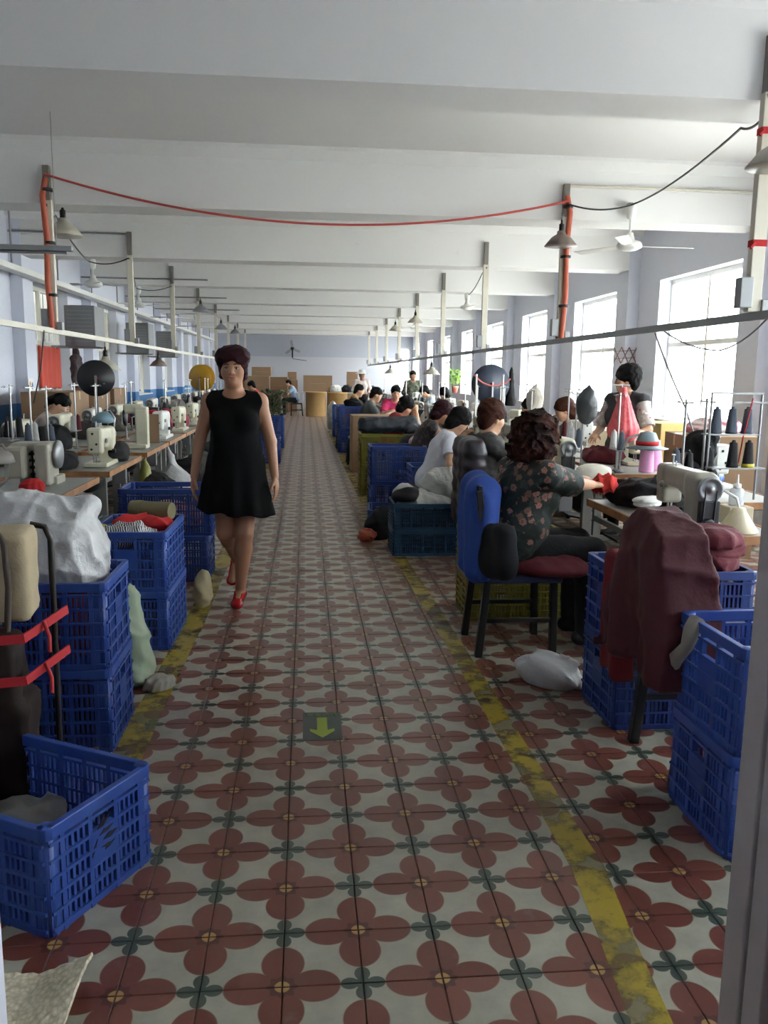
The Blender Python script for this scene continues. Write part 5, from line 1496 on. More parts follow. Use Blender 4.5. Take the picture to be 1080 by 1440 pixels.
heap('red_garments', (0.46, 0.42, 0.34), 98, mat('red_garment', 'b0182c', 0.8, c2='26243a', vs=5), (-1.78, 10.05, 0.752), 0.0, 'red garment heap with navy trim on the walled half', 'cloth', amp=0.03)
heap('red_garments', (0.45, 0.42, 0.30), 99, mat('red_garment', 'b0182c', 0.8, c2='26243a', vs=5), (-1.76, 11.36, 0.752), 0.0, 'second red garment heap further along the walled half', 'cloth', amp=0.03, h=0.018)
for k, (x, y, s, c, lb) in enumerate(((-2.36, 8.12, 0.26, '1d1d20', 'black cloth heap behind the yellow-based cones'), (-2.40, 9.42, 0.2, '3a3733', 'dark cloth heap in front of the black reel'), (-2.38, 6.75, 0.2, '6f675f', 'taupe cloth heap by the three black cones'), (-2.36, 10.72, 0.24, '57544c', 'olive grey cloth heap before the brown boards'))):
    heap('cloth_heap', (0.38, 0.36, s), 87 + k % 4, mat('heap_' + c, c, 0.85, bump=0.2), (x, y, 0.752), 0, lb, 'cloth', h=0.016)
stand(-2.38, 7.05, -PI / 2, 'thread stand with dark cones next to the taupe heap')
for k in range(3):
    cone(-2.54 + 0.08 * k, 7.18 + 0.02 * k, 0.935, M_CONE_B, ('first', 'middle', 'last')[k] + ' black cone in the row of three toward the plain wall', None, 1.05)
b = MB(); b.box((0, 0, 0.09), (0.30, 0.10, 0.18)); tag(b.build('thread_shelf', M_STEEL, None, (-2.46, 7.2, 0.752)), 'small steel shelf under the row of three black cones', 'shelf')
for k, (y, w, h0, lb) in enumerate(((11.0, 0.9, 0.62, 'first'), (12.2, 0.95, 0.60, 'second'), (13.4, 0.9, 0.62, 'third'))):
    carton(-3.15, y, 0.0, (0.6, w, h0), 0, '%s lower brown carton in the row along the plain wall' % lb)
    carton(-3.15, y, h0 + 0.005, (0.58, w, 0.60), 0, '%s upper brown carton in the row along the plain wall' % lb)
# bags and bundles under the tables on the walled half
F = Field((-0.24, -0.24, -0.02), (0.24, 0.24, 0.62), 0.013)
F.ell((0, 0, 0.17), (0.19, 0.18, 0.19)); F.cap((0, 0, 0.3), (-0.05, 0, 0.56), 0.06, 0.018, 0.08)
F.all(lambda f, X, Y, Z: f + folds(X, Y, Z, 20, 27, 0.016))
tag(F.build('carrier_bag', M_BAGW, None, (-1.36, 8.75, 0.16)), 'white carrier bag hanging at the table edge behind the walking woman', 'bag')
F = Field((-0.14, -0.14, -0.02), (0.14, 0.14, 0.36), 0.011)
F.cap((0, 0, 0.08), (0, 0, 0.30), 0.085, 0.02); F.all(lambda f, X, Y, Z: f + folds(X, Y, Z, 26, 28, 0.010))
tag(F.build('carrier_bag', mat('olive_film', '8b8a45', 0.5), None, (-1.44, 7.62, 0.40)), 'small olive bag tied below the table edge', 'bag')
heap('white_bag', (0.30, 0.30, 0.42), 101, M_BAGC, (-1.52, 6.30, 0.02), 0.4, 'crumpled clear bag under the table with the cream machine', 'bag')
heap('dark_bundle', (0.45, 0.6, 0.40), 102, M_BLACKCLOTH, (-1.55, 7.9, 0.001), 0.4, 'black bundle on the floor below the tall post machine', 'cloth', h=0.02)
heap('dark_bundle', (0.40, 0.5, 0.34), 103, M_BLACKCLOTH, (-1.30, 7.55, 0.30), 0.4, 'rounded black bundle on the crate behind the striped trimmings', 'cloth', h=0.016)
for k, y in enumerate((10.95, 12.25, 13.6, 14.9, 16.2, 17.5, 18.8)):  # added dark bundles stand in for the shade under these tables
    heap('dark_bundle', (0.5, 0.6, 0.42), 102 + 2 * (k % 2), (M_BLACKCLOTH, mat('heap_55544f', '55544f', 0.85))[k % 3 == 1], (-1.52, y, 0.001), 0, '%s added dark bundle standing in for shade under the walled-half aisle-side tables' % ORD[k], 'cloth', 'added bundles standing in for under-table shade', h=0.02)
crate(-1.28, 7.55, 0.001, 0, 'dark blue crate under the rounded black bundle', M_BLUE2, L=0.55, Wd=0.45, H=0.30)
heap('dark_bundle', (0.5, 0.6, 0.36), 104, M_BLACKCLOTH, (-1.5, 9.7, 0.001), 0.4, 'black bundle on the floor under the red garments', 'cloth', h=0.02)
heap('dark_bundle', (0.6, 0.5, 0.30), 105, mat('black_print', '141214', 0.8), (-1.35, 5.15, 0.30), 0.1, 'black printed bag on a crate behind the white sack', 'bag', h=0.016)
crate(-1.42, 5.15, 0.001, 0, 'dark blue crate under the black printed bag', M_BLUE2, L=0.55, Wd=0.45, H=0.298)

# ------------------------------------------------------------------ far end: cartons, desks
for i, (x, y, z, d, lb) in enumerate(((-1.63, 32.0, 1.375, (0.70, 0.6, 0.33), 'flat carton on top of the far carton stack'), (-1.80, 32.0, 0.69, (0.90, 0.7, 0.68), 'wide carton in the middle of the far stack'), (-1.80, 32.0, 0.0, (0.95, 0.7, 0.685), 'bottom carton of the far wide stack'),
                                      (-1.0, 32.6, 0.70, (0.66, 0.6, 0.64), 'carton with tape seam beside the far wide stack'), (-1.0, 32.6, 0.0, (0.70, 0.6, 0.695), 'bottom carton beside the far wide stack'), (-0.52, 33.0, 1.24, (0.34, 0.4, 0.30), 'small carton topmost beside the far desk'), (-0.50, 33.0, 0.64, (0.40, 0.45, 0.595), 'middle carton of the narrow far pile'), (-0.50, 33.0, 0.0, (0.42, 0.45, 0.635), 'bottom carton of the narrow far pile'),
                                      (-2.7, 33.0, 0.72, (0.8, 0.7, 0.7), 'upper carton at the far corner of the walled half'), (-2.7, 33.0, 0.0, (0.8, 0.7, 0.715), 'lower carton at the far corner of the walled half'), (1.87, 34.0, 0.92, (0.42, 0.42, 0.66), 'upright carton near the far window corner'), (1.87, 34.0, 0.0, (0.6, 0.6, 0.915), 'carton under the upright carton near the far window corner'))):
    carton(x, y, z, d, 0.03 * (i % 3 - 1), lb)
t = empty('work_desk', 'pale metal-framed desk across the far end of the aisle', 'desk', (0.5, 31.2, 0))
b = MB(); b.box((0, 0, 0.80), (1.25, 0.7, 0.04)); b.build('desk_top', M_TOP, t)
for sx in (-0.58, 0.58):
    for sy in (-0.3, 0.3):
        b = MB(); b.box((sx, sy, 0.39), (0.05, 0.05, 0.78)); b.build('leg', M_WHITE, t)
t2 = copy_tree(t, None, 'pale metal-framed desk with machines beside the first far desk', (1.85, 31.2, 0), 0)
t3 = copy_tree(t, None, 'small desk of the seated far person near the cartons', (-0.55, 30.2, 0), 0.1)
t3.scale = (0.5, 1, 1)
carton(0.45, 31.3, 0.822, (1.06, 0.4, 0.60), 0, 'long brown carton standing on the far desk')
def drum(x, y, r, h, lb):
    b = MB(); b.lathe([(r * 0.96, 0), (r, 0.03), (r, h - 0.04), (r * 1.02, h - 0.04), (r * 1.02, h), (r * 0.96, h), (r * 0.94, h - 0.05), (0, h - 0.05)], 28)
    tag(b.build('fibre_drum', mat('kraft_drum', 'b5935f', 0.8), None, (x, y, 0)), lb, 'drum')
drum(0.36, 29.6, 0.36, 0.86, 'round tan fibre drum in front of the far desk')
drum(1.12, 29.9, 0.36, 0.84, 'second round tan drum toward the windows')
for k in range(4):
    heap('cloth_heap', (0.5, 0.5, 0.3), 87 + k, mat(('heap_d4d2cc', 'heap_1d1d20', 'heap_c4c1ba', 'heap_3a3a40')[k], ('d4d2cc', '1d1d20', 'c4c1ba', '3a3a40')[k], 0.85), (1.1 + 0.45 * k, 31.1, 0.822), 0.5, ('white', 'black', 'grey white', 'charcoal')[k] + ' cloth heap on the second far desk', 'cloth', h=0.02)
t = empty('wall_fan', 'small dark wall fan high on the far wall', 'fan', (-0.55, 36.0, 2.35))
b = MB(); b.tube([(0, 0.2, -0.2), (0, 0.0, -0.1), (0, -0.1, 0.1)], 0.03, 6); b.tube([(0, 0.15, -0.25), (0.6, 0.18, -0.33)], 0.012, 5); b.build('bracket', M_DARK, t)
b = MB(); b.lathe([(0.07, -0.1), (0.09, 0.0), (0.07, 0.1)], 12, (0, -0.1, 0.16), 'Y'); b.build('motor', M_DARK, t)
for k in range(3):
    R = Matrix.Rotation(2 * PI * k / 3 + 0.4, 3, 'Y')
    b = MB(); b.box(R @ Vector((0.2, 0, 0)) + Vector((0, -0.22, 0.16)), (0.28, 0.01, 0.10), M=R); b.build('blade', M_STEEL, t)

# ------------------------------------------------------------------ chairs
def chair(x, y, rz, label, m, seat_m, back_h=0.92, w=0.44, stool=False):
    """local frame: sitter faces +Y"""
    t = empty('stool' if stool else 'dining_chair', label, 'stool' if stool else 'chair', (x, y, 0), rz)
    b = MB(); b.box((0, 0, 0.43), (w, 0.42, 0.045)); b.build('seat', seat_m, t, bevel=0.01)
    for sx in (-1, 1):
        b = MB(); b.bar((sx * (w / 2 - 0.03), 0.18, 0.0), (sx * (w / 2 - 0.03), 0.17, 0.41), 0.038); b.build('leg', m, t, bevel=0.003)
        b = MB(); b.bar((sx * (w / 2 - 0.025), -0.23, 0.0), (sx * (w / 2 - 0.03), -0.19, 0.43), 0.038)
        if not stool: b.bar((sx * (w / 2 - 0.03), -0.19, 0.42), (sx * (w / 2 - 0.035), -0.25, back_h - 0.02), 0.034)
        b.build('leg', m, t, bevel=0.003)
        b = MB(); b.bar((sx * (w / 2 - 0.03), -0.2, 0.2), (sx * (w / 2 - 0.03), 0.17, 0.2), 0.022); b.build('stretcher', m, t)
    if not stool:
        b = MB(); b.box((0, -0.245, back_h - 0.06), (w - 0.05, 0.026, 0.13)); b.box((0, -0.22, 0.66), (w - 0.08, 0.02, 0.06)); b.build('backrest', m, t, bevel=0.006)
    return t

# ------------------------------------------------------------------ people
def ik(a, c, l1, l2, pole):
    a, c = V3(a), V3(c)
    d = c - a
    D = np.linalg.norm(d)
    D2 = min(D, (l1 + l2) * 0.995)
    u = d / D
    x = (l1 * l1 - l2 * l2 + D2 * D2) / (2 * D2)
    h = math.sqrt(max(0, l1 * l1 - x * x))
    p = V3(pole) - (V3(pole) @ u) * u
    p = nrm(p)
    return a + u * x + p * h, a + u * D2

def hand(F, w, d, n, side, curl, s=1.0):
    """wrist w, direction d, palm normal n, side +1/-1 picks the thumb side"""
    w, d = V3(w), nrm(d)
    n = nrm(V3(n) - (V3(n) @ d) * d)
    t = np.cross(d, n) * side
    M = [t, d, n]
    F.ell(w + d * 0.048 * s, (0.040 * s, 0.056 * s, 0.019 * s), 0.012, M)
    for i in range(4):
        L = (0.066, 0.078, 0.072, 0.056)[i] * s
        p = w + d * 0.088 * s + t * (0.030 - 0.0195 * i) * s
        a = curl * (0.7 + 0.15 * i)
        r = 0.0088 * s
        q0 = p - d * 0.02 * s
        for k, fr in enumerate((0.44, 0.32, 0.24)):
            e = d * math.cos(a) + n * math.sin(a) + t * (0.06 - 0.045 * i)
            p2 = p + nrm(e) * L * fr
            F.cap(q0 if k == 0 else p, p2, r, r * 0.9, 0.003)
            p = p2; a += curl * 0.8; r *= 0.9
    p = w + d * 0.025 * s + t * 0.026 * s
    e = nrm(d * 0.72 + t * 0.62 + n * 0.25)
    p2 = p + e * 0.042 * s; p3 = p2 + nrm(e + d * 0.5 + n * 0.2) * 0.032 * s
    F.cap(p, p2, 0.0125 * s, 0.0105 * s, 0.008); F.cap(p2, p3, 0.0105 * s, 0.0085 * s, 0.003)

M_SKIN = mat('skin', 'a4765a', 0.55, var=0.06, vs=10)
M_SKIN2 = mat('pale_skin', 'c79a7c', 0.55, var=0.06, vs=10)
M_HAIRB = mat('black_hair', '0e0c0d', 0.65, bump=0.5, bs=120, var=0.3, spec=0.15)
M_HAIRM = mat('maroon_hair', '2a0e16', 0.65, bump=0.5, bs=120, var=0.35, spec=0.12)
M_HAIRR = mat('brown_hair', '3a1a10', 0.65, bump=0.5, bs=120, var=0.35, spec=0.15)
M_EYE = mat('eye_white', '9a9088', 0.4)
M_IRIS = mat('iris', '17100d', 0.2)
M_LIP = mat('lips', '8a4a45', 0.45)

class Person:
    def __init__(s, label, loc, rz, J, build=1.0, vox=0.008, skin=None, head=1.0):
        s.t = empty('person', label, 'person', loc, rz)
        s.J = {k: V3(v) for k, v in J.items()}
        s.b, s.h, s.skin, s.hs = build, vox, skin or M_SKIN, head
        J = s.J
        s.u = nrm(J['nek'] - J['pel'])
        s.r = nrm(J['shR'] - J['shL'])
        s.f = nrm(np.cross(s.u, s.r)); s.r = np.cross(s.f, s.u)
        s.hf = nrm(J['hdir']); hu = nrm(J['hed'] - J['nek'] - 0.01 * s.f) if 'hup' not in J else nrm(J['hup'])
        s.hr = nrm(np.cross(s.hf, hu)); s.hu = np.cross(s.hr, s.hf)
        pts = np.array([v for k, v in J.items() if k not in ('hdir', 'hup', 'palmL', 'palmR', 'fL', 'fR')])
        s.lo, s.hi = pts.min(0) - 0.24, pts.max(0) + 0.22
        s.lo[2] = max(s.lo[2], -0.02)
    def field(s, h=None, lo=None, hi=None):
        return Field(s.lo if lo is None else lo, s.hi if hi is None else hi, h or s.h)
    def torso(s, F, e=0.0, bust=True):
        J, b = s.J, s.b
        M = [s.r, s.f, s.u]
        L = np.linalg.norm(J['nek'] - J['pel'])
        P = lambda k, fw=0: J['pel'] + s.u * L * k + s.f * fw
        F.ell(P(0.02, -0.01), (0.160 * b + e, 0.122 * b + e, 0.125 + e), 0.04, M)
        F.ell(P(0.36, 0.005), (0.132 * b + e, 0.108 * b + e, 0.16 + e), 0.05, M)
        F.ell(P(0.68, -0.005), (0.148 * b + e, 0.108 * b + e, 0.15 + e), 0.05, M)
        if bust:
            for q in (-1, 1): F.ell(P(0.62, 0.075 * b) + s.r * q * 0.068 * b, (0.066 + e, 0.056 + e, 0.064 + e), 0.04, M)
        for q in ('L', 'R'):
            F.cap(P(0.93), J['sh' + q], 0.052 + e, 0.050 + e, 0.05)
    def arms(s, F, e=0.0, frac=None):
        J, b = s.J, s.b
        for q in ('L', 'R'):
            a, m, c = J['sh' + q], J['el' + q], J['wr' + q]
            if frac is None:
                F.cap(a, m, 0.047 * b + e, 0.036 * b + e, 0.03); F.cap(m, c, 0.037 * b + e, 0.025 + e, 0.012)
            elif frac <= 1:
                F.cap(a, a + (m - a) * frac, 0.052 * b + e, 0.052 * b + e, 0.03, True)
            else:
                F.cap(a, m, 0.052 * b + e, 0.044 * b + e, 0.03); F.cap(m, m + (c - m) * (frac - 1), 0.044 * b + e, 0.036 + e, 0.012, True)
    def legs(s, F, e=0.0, part=(0, 2)):
        J, b = s.J, s.b
        for q in ('L', 'R'):
            a, m, c = J['hip' + q], J['kn' + q], J['an' + q]
            F.cap(a, m, 0.080 * b + e, 0.054 * b + e, 0.03)
            mid = m + (c - m) * 0.30 - nrm(J['toe' + q] - c) * 0.012
            F.cap(m, mid, 0.052 * b + e, 0.054 * b + e, 0.02); F.cap(mid, c, 0.052 * b + e, 0.031 + e * 1.3, 0.02)
    def feet(s, F, e=0.0, k=0.015, only='LR'):
        J = s.J
        for q in only:
            c, t = J['an' + q], J['toe' + q]
            F.cap(c - np.array([0, 0, 0.02]), t, 0.034 + e, 0.026 + e, k)
            F.ell(c - np.array([0, 0, 0.03]) - nrm(t - c) * 0.03, (0.032 + e, 0.036 + e, 0.036 + e), 0.02)
    def head_(s, F, face=True):
        c, S_ = s.J['hed'], s.hs
        M = [s.hr, s.hf, s.hu]
        at = lambda x, y, z: c + (s.hr * x + s.hf * y + s.hu * z) * S_
        F.cap(s.J['nek'] - s.u * 0.02, at(0, -0.018, -0.06), 0.056, 0.052, 0.03)
        F.ell(at(0, -0.012, 0.025), np.array((0.074, 0.093, 0.095)) * S_, 0.02, M)
        F.ell(at(0, 0.022, -0.030), np.array((0.064, 0.066, 0.080)) * S_, 0.03, M)
        F.ell(at(0, 0.050, -0.088), np.array((0.034, 0.034, 0.026)) * S_, 0.03, M)
        for q in (-1, 1):
            F.ell(at(q * 0.044, 0.052, -0.026), np.array((0.024, 0.022, 0.026)) * S_, 0.025, M)
            F.ell(at(q * 0.073, -0.008, -0.012), np.array((0.011, 0.019, 0.030)) * S_, 0.008, M)
        if face:
            for q in (-1, 1):
                F.ell(at(q * 0.031, 0.094, 0.002), np.array((0.017, 0.016, 0.011)) * S_, 0.012, M, 'd')
            F.cap(at(0, 0.082, 0.004), at(0, 0.098, -0.030), 0.009, 0.012, 0.012)
            for q in (-1, 1): F.ell(at(q * 0.012, 0.090, -0.034), np.array((0.008, 0.010, 0.007)) * S_, 0.006, M)
            F.cap(at(-0.018, 0.082, -0.062), at(0.018, 0.082, -0.062), 0.007, 0.007, 0.012)
    def body(s, curl=0.35, face=True, hands=True):
        F = s.field()
        s.torso(F); s.arms(F); s.legs(F); s.feet(F); s.head_(F, face)
        J = s.J
        if hands:
            for q, sd in (('L', -1), ('R', 1)):
                d = J.get('f' + q, nrm(J['wr' + q] - J['el' + q]))
                n = J.get('palm' + q, np.array([0, 0, -1.0]))
                hand(F, J['wr' + q], d, n, sd, curl)
        bd = F.build('body', s.skin, s.t)
        if face:
            c = s.J['hed']; S_ = s.hs
            at = lambda x, y, z: c + (s.hr * x + s.hf * y + s.hu * z) * S_
            for q in (-1, 1):
                b = MB(); b.ball(at(q * 0.031, 0.077, 0.000), 0.0112); b.build('eye', M_EYE, bd)
                b = MB(); b.ball(at(q * 0.031, 0.0835, 0.000), 0.0060); b.build('iris', M_IRIS, bd)
                b = MB(); b.tube([at(q * 0.014, 0.087, 0.020), at(q * 0.032, 0.086, 0.026), at(q * 0.050, 0.073, 0.020)], 0.0032, 5, rr=[0.002, 0.0036, 0.002]); b.build('eyebrow', M_HAIRB, bd)
                b = MB(); b.tube([at(q * 0.018, 0.086, 0.004), at(q * 0.031, 0.0895, 0.008), at(q * 0.045, 0.082, 0.003)], 0.002, 5); b.build('eyelid', M_HAIRR, bd)
            b = MB(); b.tube([at(-0.026, 0.077, -0.064), at(-0.010, 0.088, -0.060), at(0, 0.0885, -0.062), at(0.010, 0.088, -0.060), at(0.026, 0.077, -0.064)], 0.005, 6, rr=[0.002, 0.005, 0.005, 0.005, 0.002])
            b.tube([at(-0.022, 0.078, -0.067), at(0, 0.087, -0.071), at(0.022, 0.078, -0.067)], 0.006, 6, rr=[0.002, 0.006, 0.002])
            b.build('lips', M_LIP, bd)
        return s
    def hair(s, m, kind='short', seed=1, vol=1.0):
        c, S_ = s.J['hed'], s.hs
        F = Field(c - 0.30, c + 0.24, min(s.h, 0.008))
        M = [s.hr, s.hf, s.hu]
        at = lambda x, y, z: c + (s.hr * x + s.hf * y + s.hu * z) * S_
        v = vol
        am, sc = 0.006, 60
        if kind == 'short':
            F.ell(at(0, -0.025, 0.045), np.array((0.094 * v, 0.108 * v, 0.095 * v)) * S_, 0, M)
            F.ell(at(0, -0.065, -0.03), np.array((0.076, 0.052, 0.080)) * S_, 0.04, M)
        elif kind == 'puffed':
            F.ell(at(0, -0.02, 0.070), np.array((0.108, 0.112, 0.080)) * S_, 0, M)
            F.ell(at(0, 0.030, 0.078), np.array((0.100, 0.070, 0.062)) * S_, 0.03, M)
            for q in (-1, 1): F.ell(at(q * 0.072, -0.005, 0.0), np.array((0.020, 0.050, 0.062)) * S_, 0.03, M)
            F.ell(at(0, -0.065, -0.03), np.array((0.080, 0.05, 0.075)) * S_, 0.04, M)
            am, sc = 0.007, 50
        elif kind == 'curly':
            F.ell(at(0, -0.030, 0.02), np.array((0.135, 0.135, 0.135)) * S_, 0, M)
            F.ell(at(0, -0.045, -0.085), np.array((0.125, 0.095, 0.085)) * S_, 0.05, M)
            F.ell(at(0.03, 0.045, -0.05), np.array((0.11, 0.075, 0.09)) * S_, 0.05, M)
            am, sc = 0.016, 62
        elif kind == 'bob':
            F.ell(at(0, -0.022, 0.04), np.array((0.100, 0.112, 0.098)) * S_, 0, M)
            F.ell(at(0, -0.045, -0.06), np.array((0.098, 0.070, 0.080)) * S_, 0.05, M)
        elif kind == 'long':
            F.ell(at(0, -0.022, 0.04), np.array((0.096, 0.110, 0.095)) * S_, 0, M)
            F.cap(at(0, -0.06, -0.02), at(0, -0.075, -0.20), 0.078 * S_, 0.065 * S_, 0.05)
        elif kind == 'tied':
            F.ell(at(0, -0.02, 0.036), np.array((0.088, 0.106, 0.090)) * S_, 0, M)
            F.ell(at(0, -0.115, -0.01), np.array((0.042, 0.045, 0.050)) * S_, 0.02, M)
            F.cap(at(0, -0.12, -0.01), at(0, -0.125, -0.10), 0.032, 0.022, 0.02)
        # clear the face
        if kind == 'puffed':
            F.ell(at(0, 0.095, -0.055), np.array((0.066, 0.10, 0.098)) * S_, 0.01, M, 'd')
        elif kind == 'curly':
            F.ell(at(0, 0.13, -0.04), np.array((0.075, 0.10, 0.11)) * S_, 0.01, M, 'd')
        else:
            F.ell(at(0, 0.100, -0.062), np.array((0.066, 0.085, 0.092)) * S_, 0.01, M, 'd')
        F.all(lambda f, X, Y, Z: f + folds(X, Y, Z, sc, seed, am))
        F.build('hair', m, s.t)
        return s
    def top(s, m, sleeve=0.7, e=0.012, hem=-0.16, neck=0.0, name='shirt', amp=0.004, loose=0.0):
        F = s.field()
        s.torso(F, e + 0.004)
        if loose:
            M = [s.r, s.f, s.u]
            F.ell(s.J['pel'] + s.u * 0.10, (0.165 * s.b + loose, 0.125 * s.b + loose, 0.20), 0.06, M)
        if sleeve > 0: s.arms(F, e, sleeve)
        if amp: F.all(lambda f, X, Y, Z: f + folds(X, Y, Z, 26, 11, amp))
        F.cut(s.J['pel'] + s.u * hem, -s.u)
        c = s.J['nek'] + s.f * 0.055
        F.ell(c + s.u * (0.03 - neck), (0.075, 0.07, 0.06 + neck), 0.01, [s.r, s.f, s.u], 'd')
        F.cap(s.J['nek'] - s.u * 0.02, s.J['hed'], 0.062, 0.060, 0, False, 'd')
        F.build(name, m, s.t)
        return s
    def trousers(s, m, e=0.014, cutz=None):
        F = s.field()
        M = [s.r, s.f, s.u]
        F.ell(s.J['pel'] + s.u * 0.01, (0.163 * s.b + e, 0.125 * s.b + e, 0.13 + e), 0.04, M)
        s.legs(F, e)
        F.all(lambda f, X, Y, Z: f + folds(X, Y, Z, 22, 6, 0.004))
        F.cut(s.J['pel'] + np.array([0, 0, 0.135]), (0, 0, 1))
        F.all(lambda f, X, Y, Z: np.maximum(f, 0.07 - Z + 0 * X))
        F.build('trousers', m, s.t)
        return s
    def shoes(s, m):
        for q in ('L', 'R'):
            c = s.J['an' + q]
            F = Field(c - 0.24, c + 0.24, min(s.h, 0.009))
            s.feet(F, 0.008, only=q)
            F.cut(c + np.array([0, 0, 0.02]), (0, 0, 1))
            F.build('shoe', m, s.t)
        return s

def seated(lean=0.25, tw=0.0, hd=(0, 0.9, -0.5), hl=(-0.12, 0.45, 0.86), hr_=(0.12, 0.45, 0.86), pel=0.52, k=1.0, hip=0.0, headf=0.07, polL=(-0.6, -0.2, -0.7), polR=(0.6, -0.2, -0.7)):
    """joints of a person on a chair, facing +Y, table ahead"""
    J = {}
    J['pel'] = (0, 0, pel)
    nek = np.array([0, math.sin(lean) * 0.47 * k, pel + math.cos(lean) * 0.47 * k])
    J['nek'] = nek
    c, s_ = math.cos(tw), math.sin(tw)
    u = nrm(nek - V3(J['pel']))
    for q, sg in (('L', -1), ('R', 1)):
        J['sh' + q] = nek + np.array([sg * 0.165 * k * c, sg * 0.165 * k * s_, 0]) - u * 0.045 * k
    J['hdir'] = nrm(hd)
    J['hed'] = nek + u * 0.10 * k + np.array([0, headf, 0.045 * k]) + 0.02 * nrm(hd)
    J['elL'], J['wrL'] = ik(J['shL'], hl, 0.27 * k, 0.235 * k, polL)
    J['elR'], J['wrR'] = ik(J['shR'], hr_, 0.27 * k, 0.235 * k, polR)
    for q, sg in (('L', -1), ('R', 1)):
        J['hip' + q] = (sg * 0.09, 0.02, pel - 0.01)
        J['kn' + q] = (sg * 0.13, 0.42 * k, pel + 0.0)
        J['an' + q] = (sg * 0.13, 0.40 * k, 0.09)
        J['toe' + q] = (sg * 0.14, 0.53 * k, 0.035)
    return J

def standing(hd=(0, 1, -0.1), wl=(-0.24, 0.05, 0.80), wr=(0.24, 0.05, 0.80), k=1.0, lean=0.0):
    J = {}
    J['pel'] = (0, 0, 0.88 * k)
    nek = np.array([0, lean, 1.36 * k]); J['nek'] = nek
    for q, sg in (('L', -1), ('R', 1)): J['sh' + q] = nek + np.array([sg * 0.165, 0, -0.045])
    J['hdir'] = nrm(hd); J['hed'] = nek + np.array([0, 0.03, 0.155 * k])
    J['elL'], J['wrL'] = ik(J['shL'], np.array(wl) * k, 0.28 * k, 0.245 * k, (-0.5, -0.8, 0))
    J['elR'], J['wrR'] = ik(J['shR'], np.array(wr) * k, 0.28 * k, 0.245 * k, (0.5, -0.8, 0))
    for q, sg in (('L', -1), ('R', 1)):
        J['hip' + q] = (sg * 0.085, 0, 0.86 * k); J['kn' + q] = (sg * 0.09, 0.02, 0.46 * k); J['an' + q] = (sg * 0.09, -0.02, 0.09); J['toe' + q] = (sg * 0.11, 0.12, 0.035)
    return J

def floral_material(name, ground, fl1, fl2, scale=13.0):
    q = NT(name)
    oc = q.n('ShaderNodeTexCoord').outputs['Object']
    vo = q.n('ShaderNodeTexVoronoi'); vo.inputs['Scale'].default_value = scale; q.l(oc, vo.inputs['Vector'])
    nz = q.noise(scale * 4, 3, 0.6, oc)
    d = q.math('ADD', vo.outputs['Distance'], q.math('MULTIPLY', q.math('SUBTRACT', nz, 0.5), 0.75))
    sep = q.n('ShaderNodeSeparateColor'); q.l(vo.outputs['Color'], sep.inputs[0])
    keep = q.math('GREATER_THAN', sep.outputs[0], 0.35)
    pet = q.math('MULTIPLY', q.math('LESS_THAN', d, 0.40), keep)
    core = q.math('MULTIPLY', q.math('LESS_THAN', d, 0.14), keep)
    leaf = q.ramp(q.noise(scale * 1.3, 4, 0.6, oc), 0.55, 0.62)
    c = q.mix(leaf, lin(ground), [v * 1.9 + 0.01 for v in lin(ground)])
    c = q.mix(pet, c, q.mix(sep.outputs[1], lin(fl1), lin(fl2)))
    c = q.mix(core, c, lin('6b3a34'))
    q.l(c, q.p.inputs['Base Color']); q.p.inputs['Roughness'].default_value = 0.7
    q.bump(q.noise(30, 3, 0.5, oc), 0.1, 0.01)
    return q.m

# -- the walking woman in the black dress
W0 = (-0.448, 5.40, 0.0)
J = dict(pel=(0, 0.0, 0.90), nek=(0, -0.005, 1.355), shL=(-0.155, 0, 1.312), shR=(0.155, 0, 1.312), hed=(0.005, 0.03, 1.515), hdir=(0.03, 1, 0.04),
         elL=(-0.222, -0.03, 1.055), wrL=(-0.250, 0.03, 0.835), elR=(0.230, -0.035, 1.055), wrR=(0.262, 0.015, 0.835),
         hipL=(-0.085, 0, 0.87), hipR=(0.085, 0, 0.87), knL=(-0.052, 0.07, 0.475), anL=(-0.020, 0.05, 0.085), toeL=(-0.010, 0.20, 0.036),
         knR=(0.070, 0.03, 0.47), anR=(0.030, -0.30, 0.215), toeR=(0.055, -0.225, 0.085),
         fL=(-0.12, 0.15, -1), fR=(0.10, 0.12, -1), palmL=(1, -0.2, 0), palmR=(-1, -0.2, 0))
P = Person('woman with puffed maroon hair walking up the aisle in a sleeveless black dress', W0, PI, J, 1.06, 0.0052, M_SKIN, 1.0)
P.body(0.30); P.hair(M_HAIRM, 'puffed', 4)
F = P.field(0.007)
P.torso(F, 0.012)
def skirt(X, Y, Z):
    t = np.clip((1.06 - Z) / 0.50, -0.2, 1.3)
    a = 0.156 + 0.098 * t; c = 0.126 + 0.085 * t
    th = np.arctan2(Y, X)
    f = 1 + (0.045 * np.sin(9 * th + 0.6) + 0.03 * np.sin(5 * th)) * np.clip(t, 0, 1.2)
    d = (np.sqrt((X / (a * f)) ** 2 + (Y / (c * f)) ** 2) - 1) * np.minimum(a, c) * 0.9
    hem = 0.600 + 0.02 * X / 0.24 + 0.008 * np.sin(7 * th)
    inner = (np.sqrt((X / (a * f - 0.022)) ** 2 + (Y / (c * f - 0.022)) ** 2) - 1) * np.minimum(a, c) * 0.9
    shell = np.maximum(d, -np.maximum(inner, Z - 0.72))
    return np.maximum(np.maximum(shell, hem - Z), Z - 1.10)
F.put(skirt, (-0.34, -0.3, 0.54), (0.34, 0.3, 1.12), 0.03)
F.all(lambda f, X, Y, Z: f + folds(X, Y, Z, 20, 21, 0.003))
F.ell((0, 0.07, 1.375), (0.085, 0.085, 0.045), 0.008, None, 'd')
F.cap((0, -0.01, 1.34), (0, 0.02, 1.5), 0.064, 0.06, 0, False, 'd')
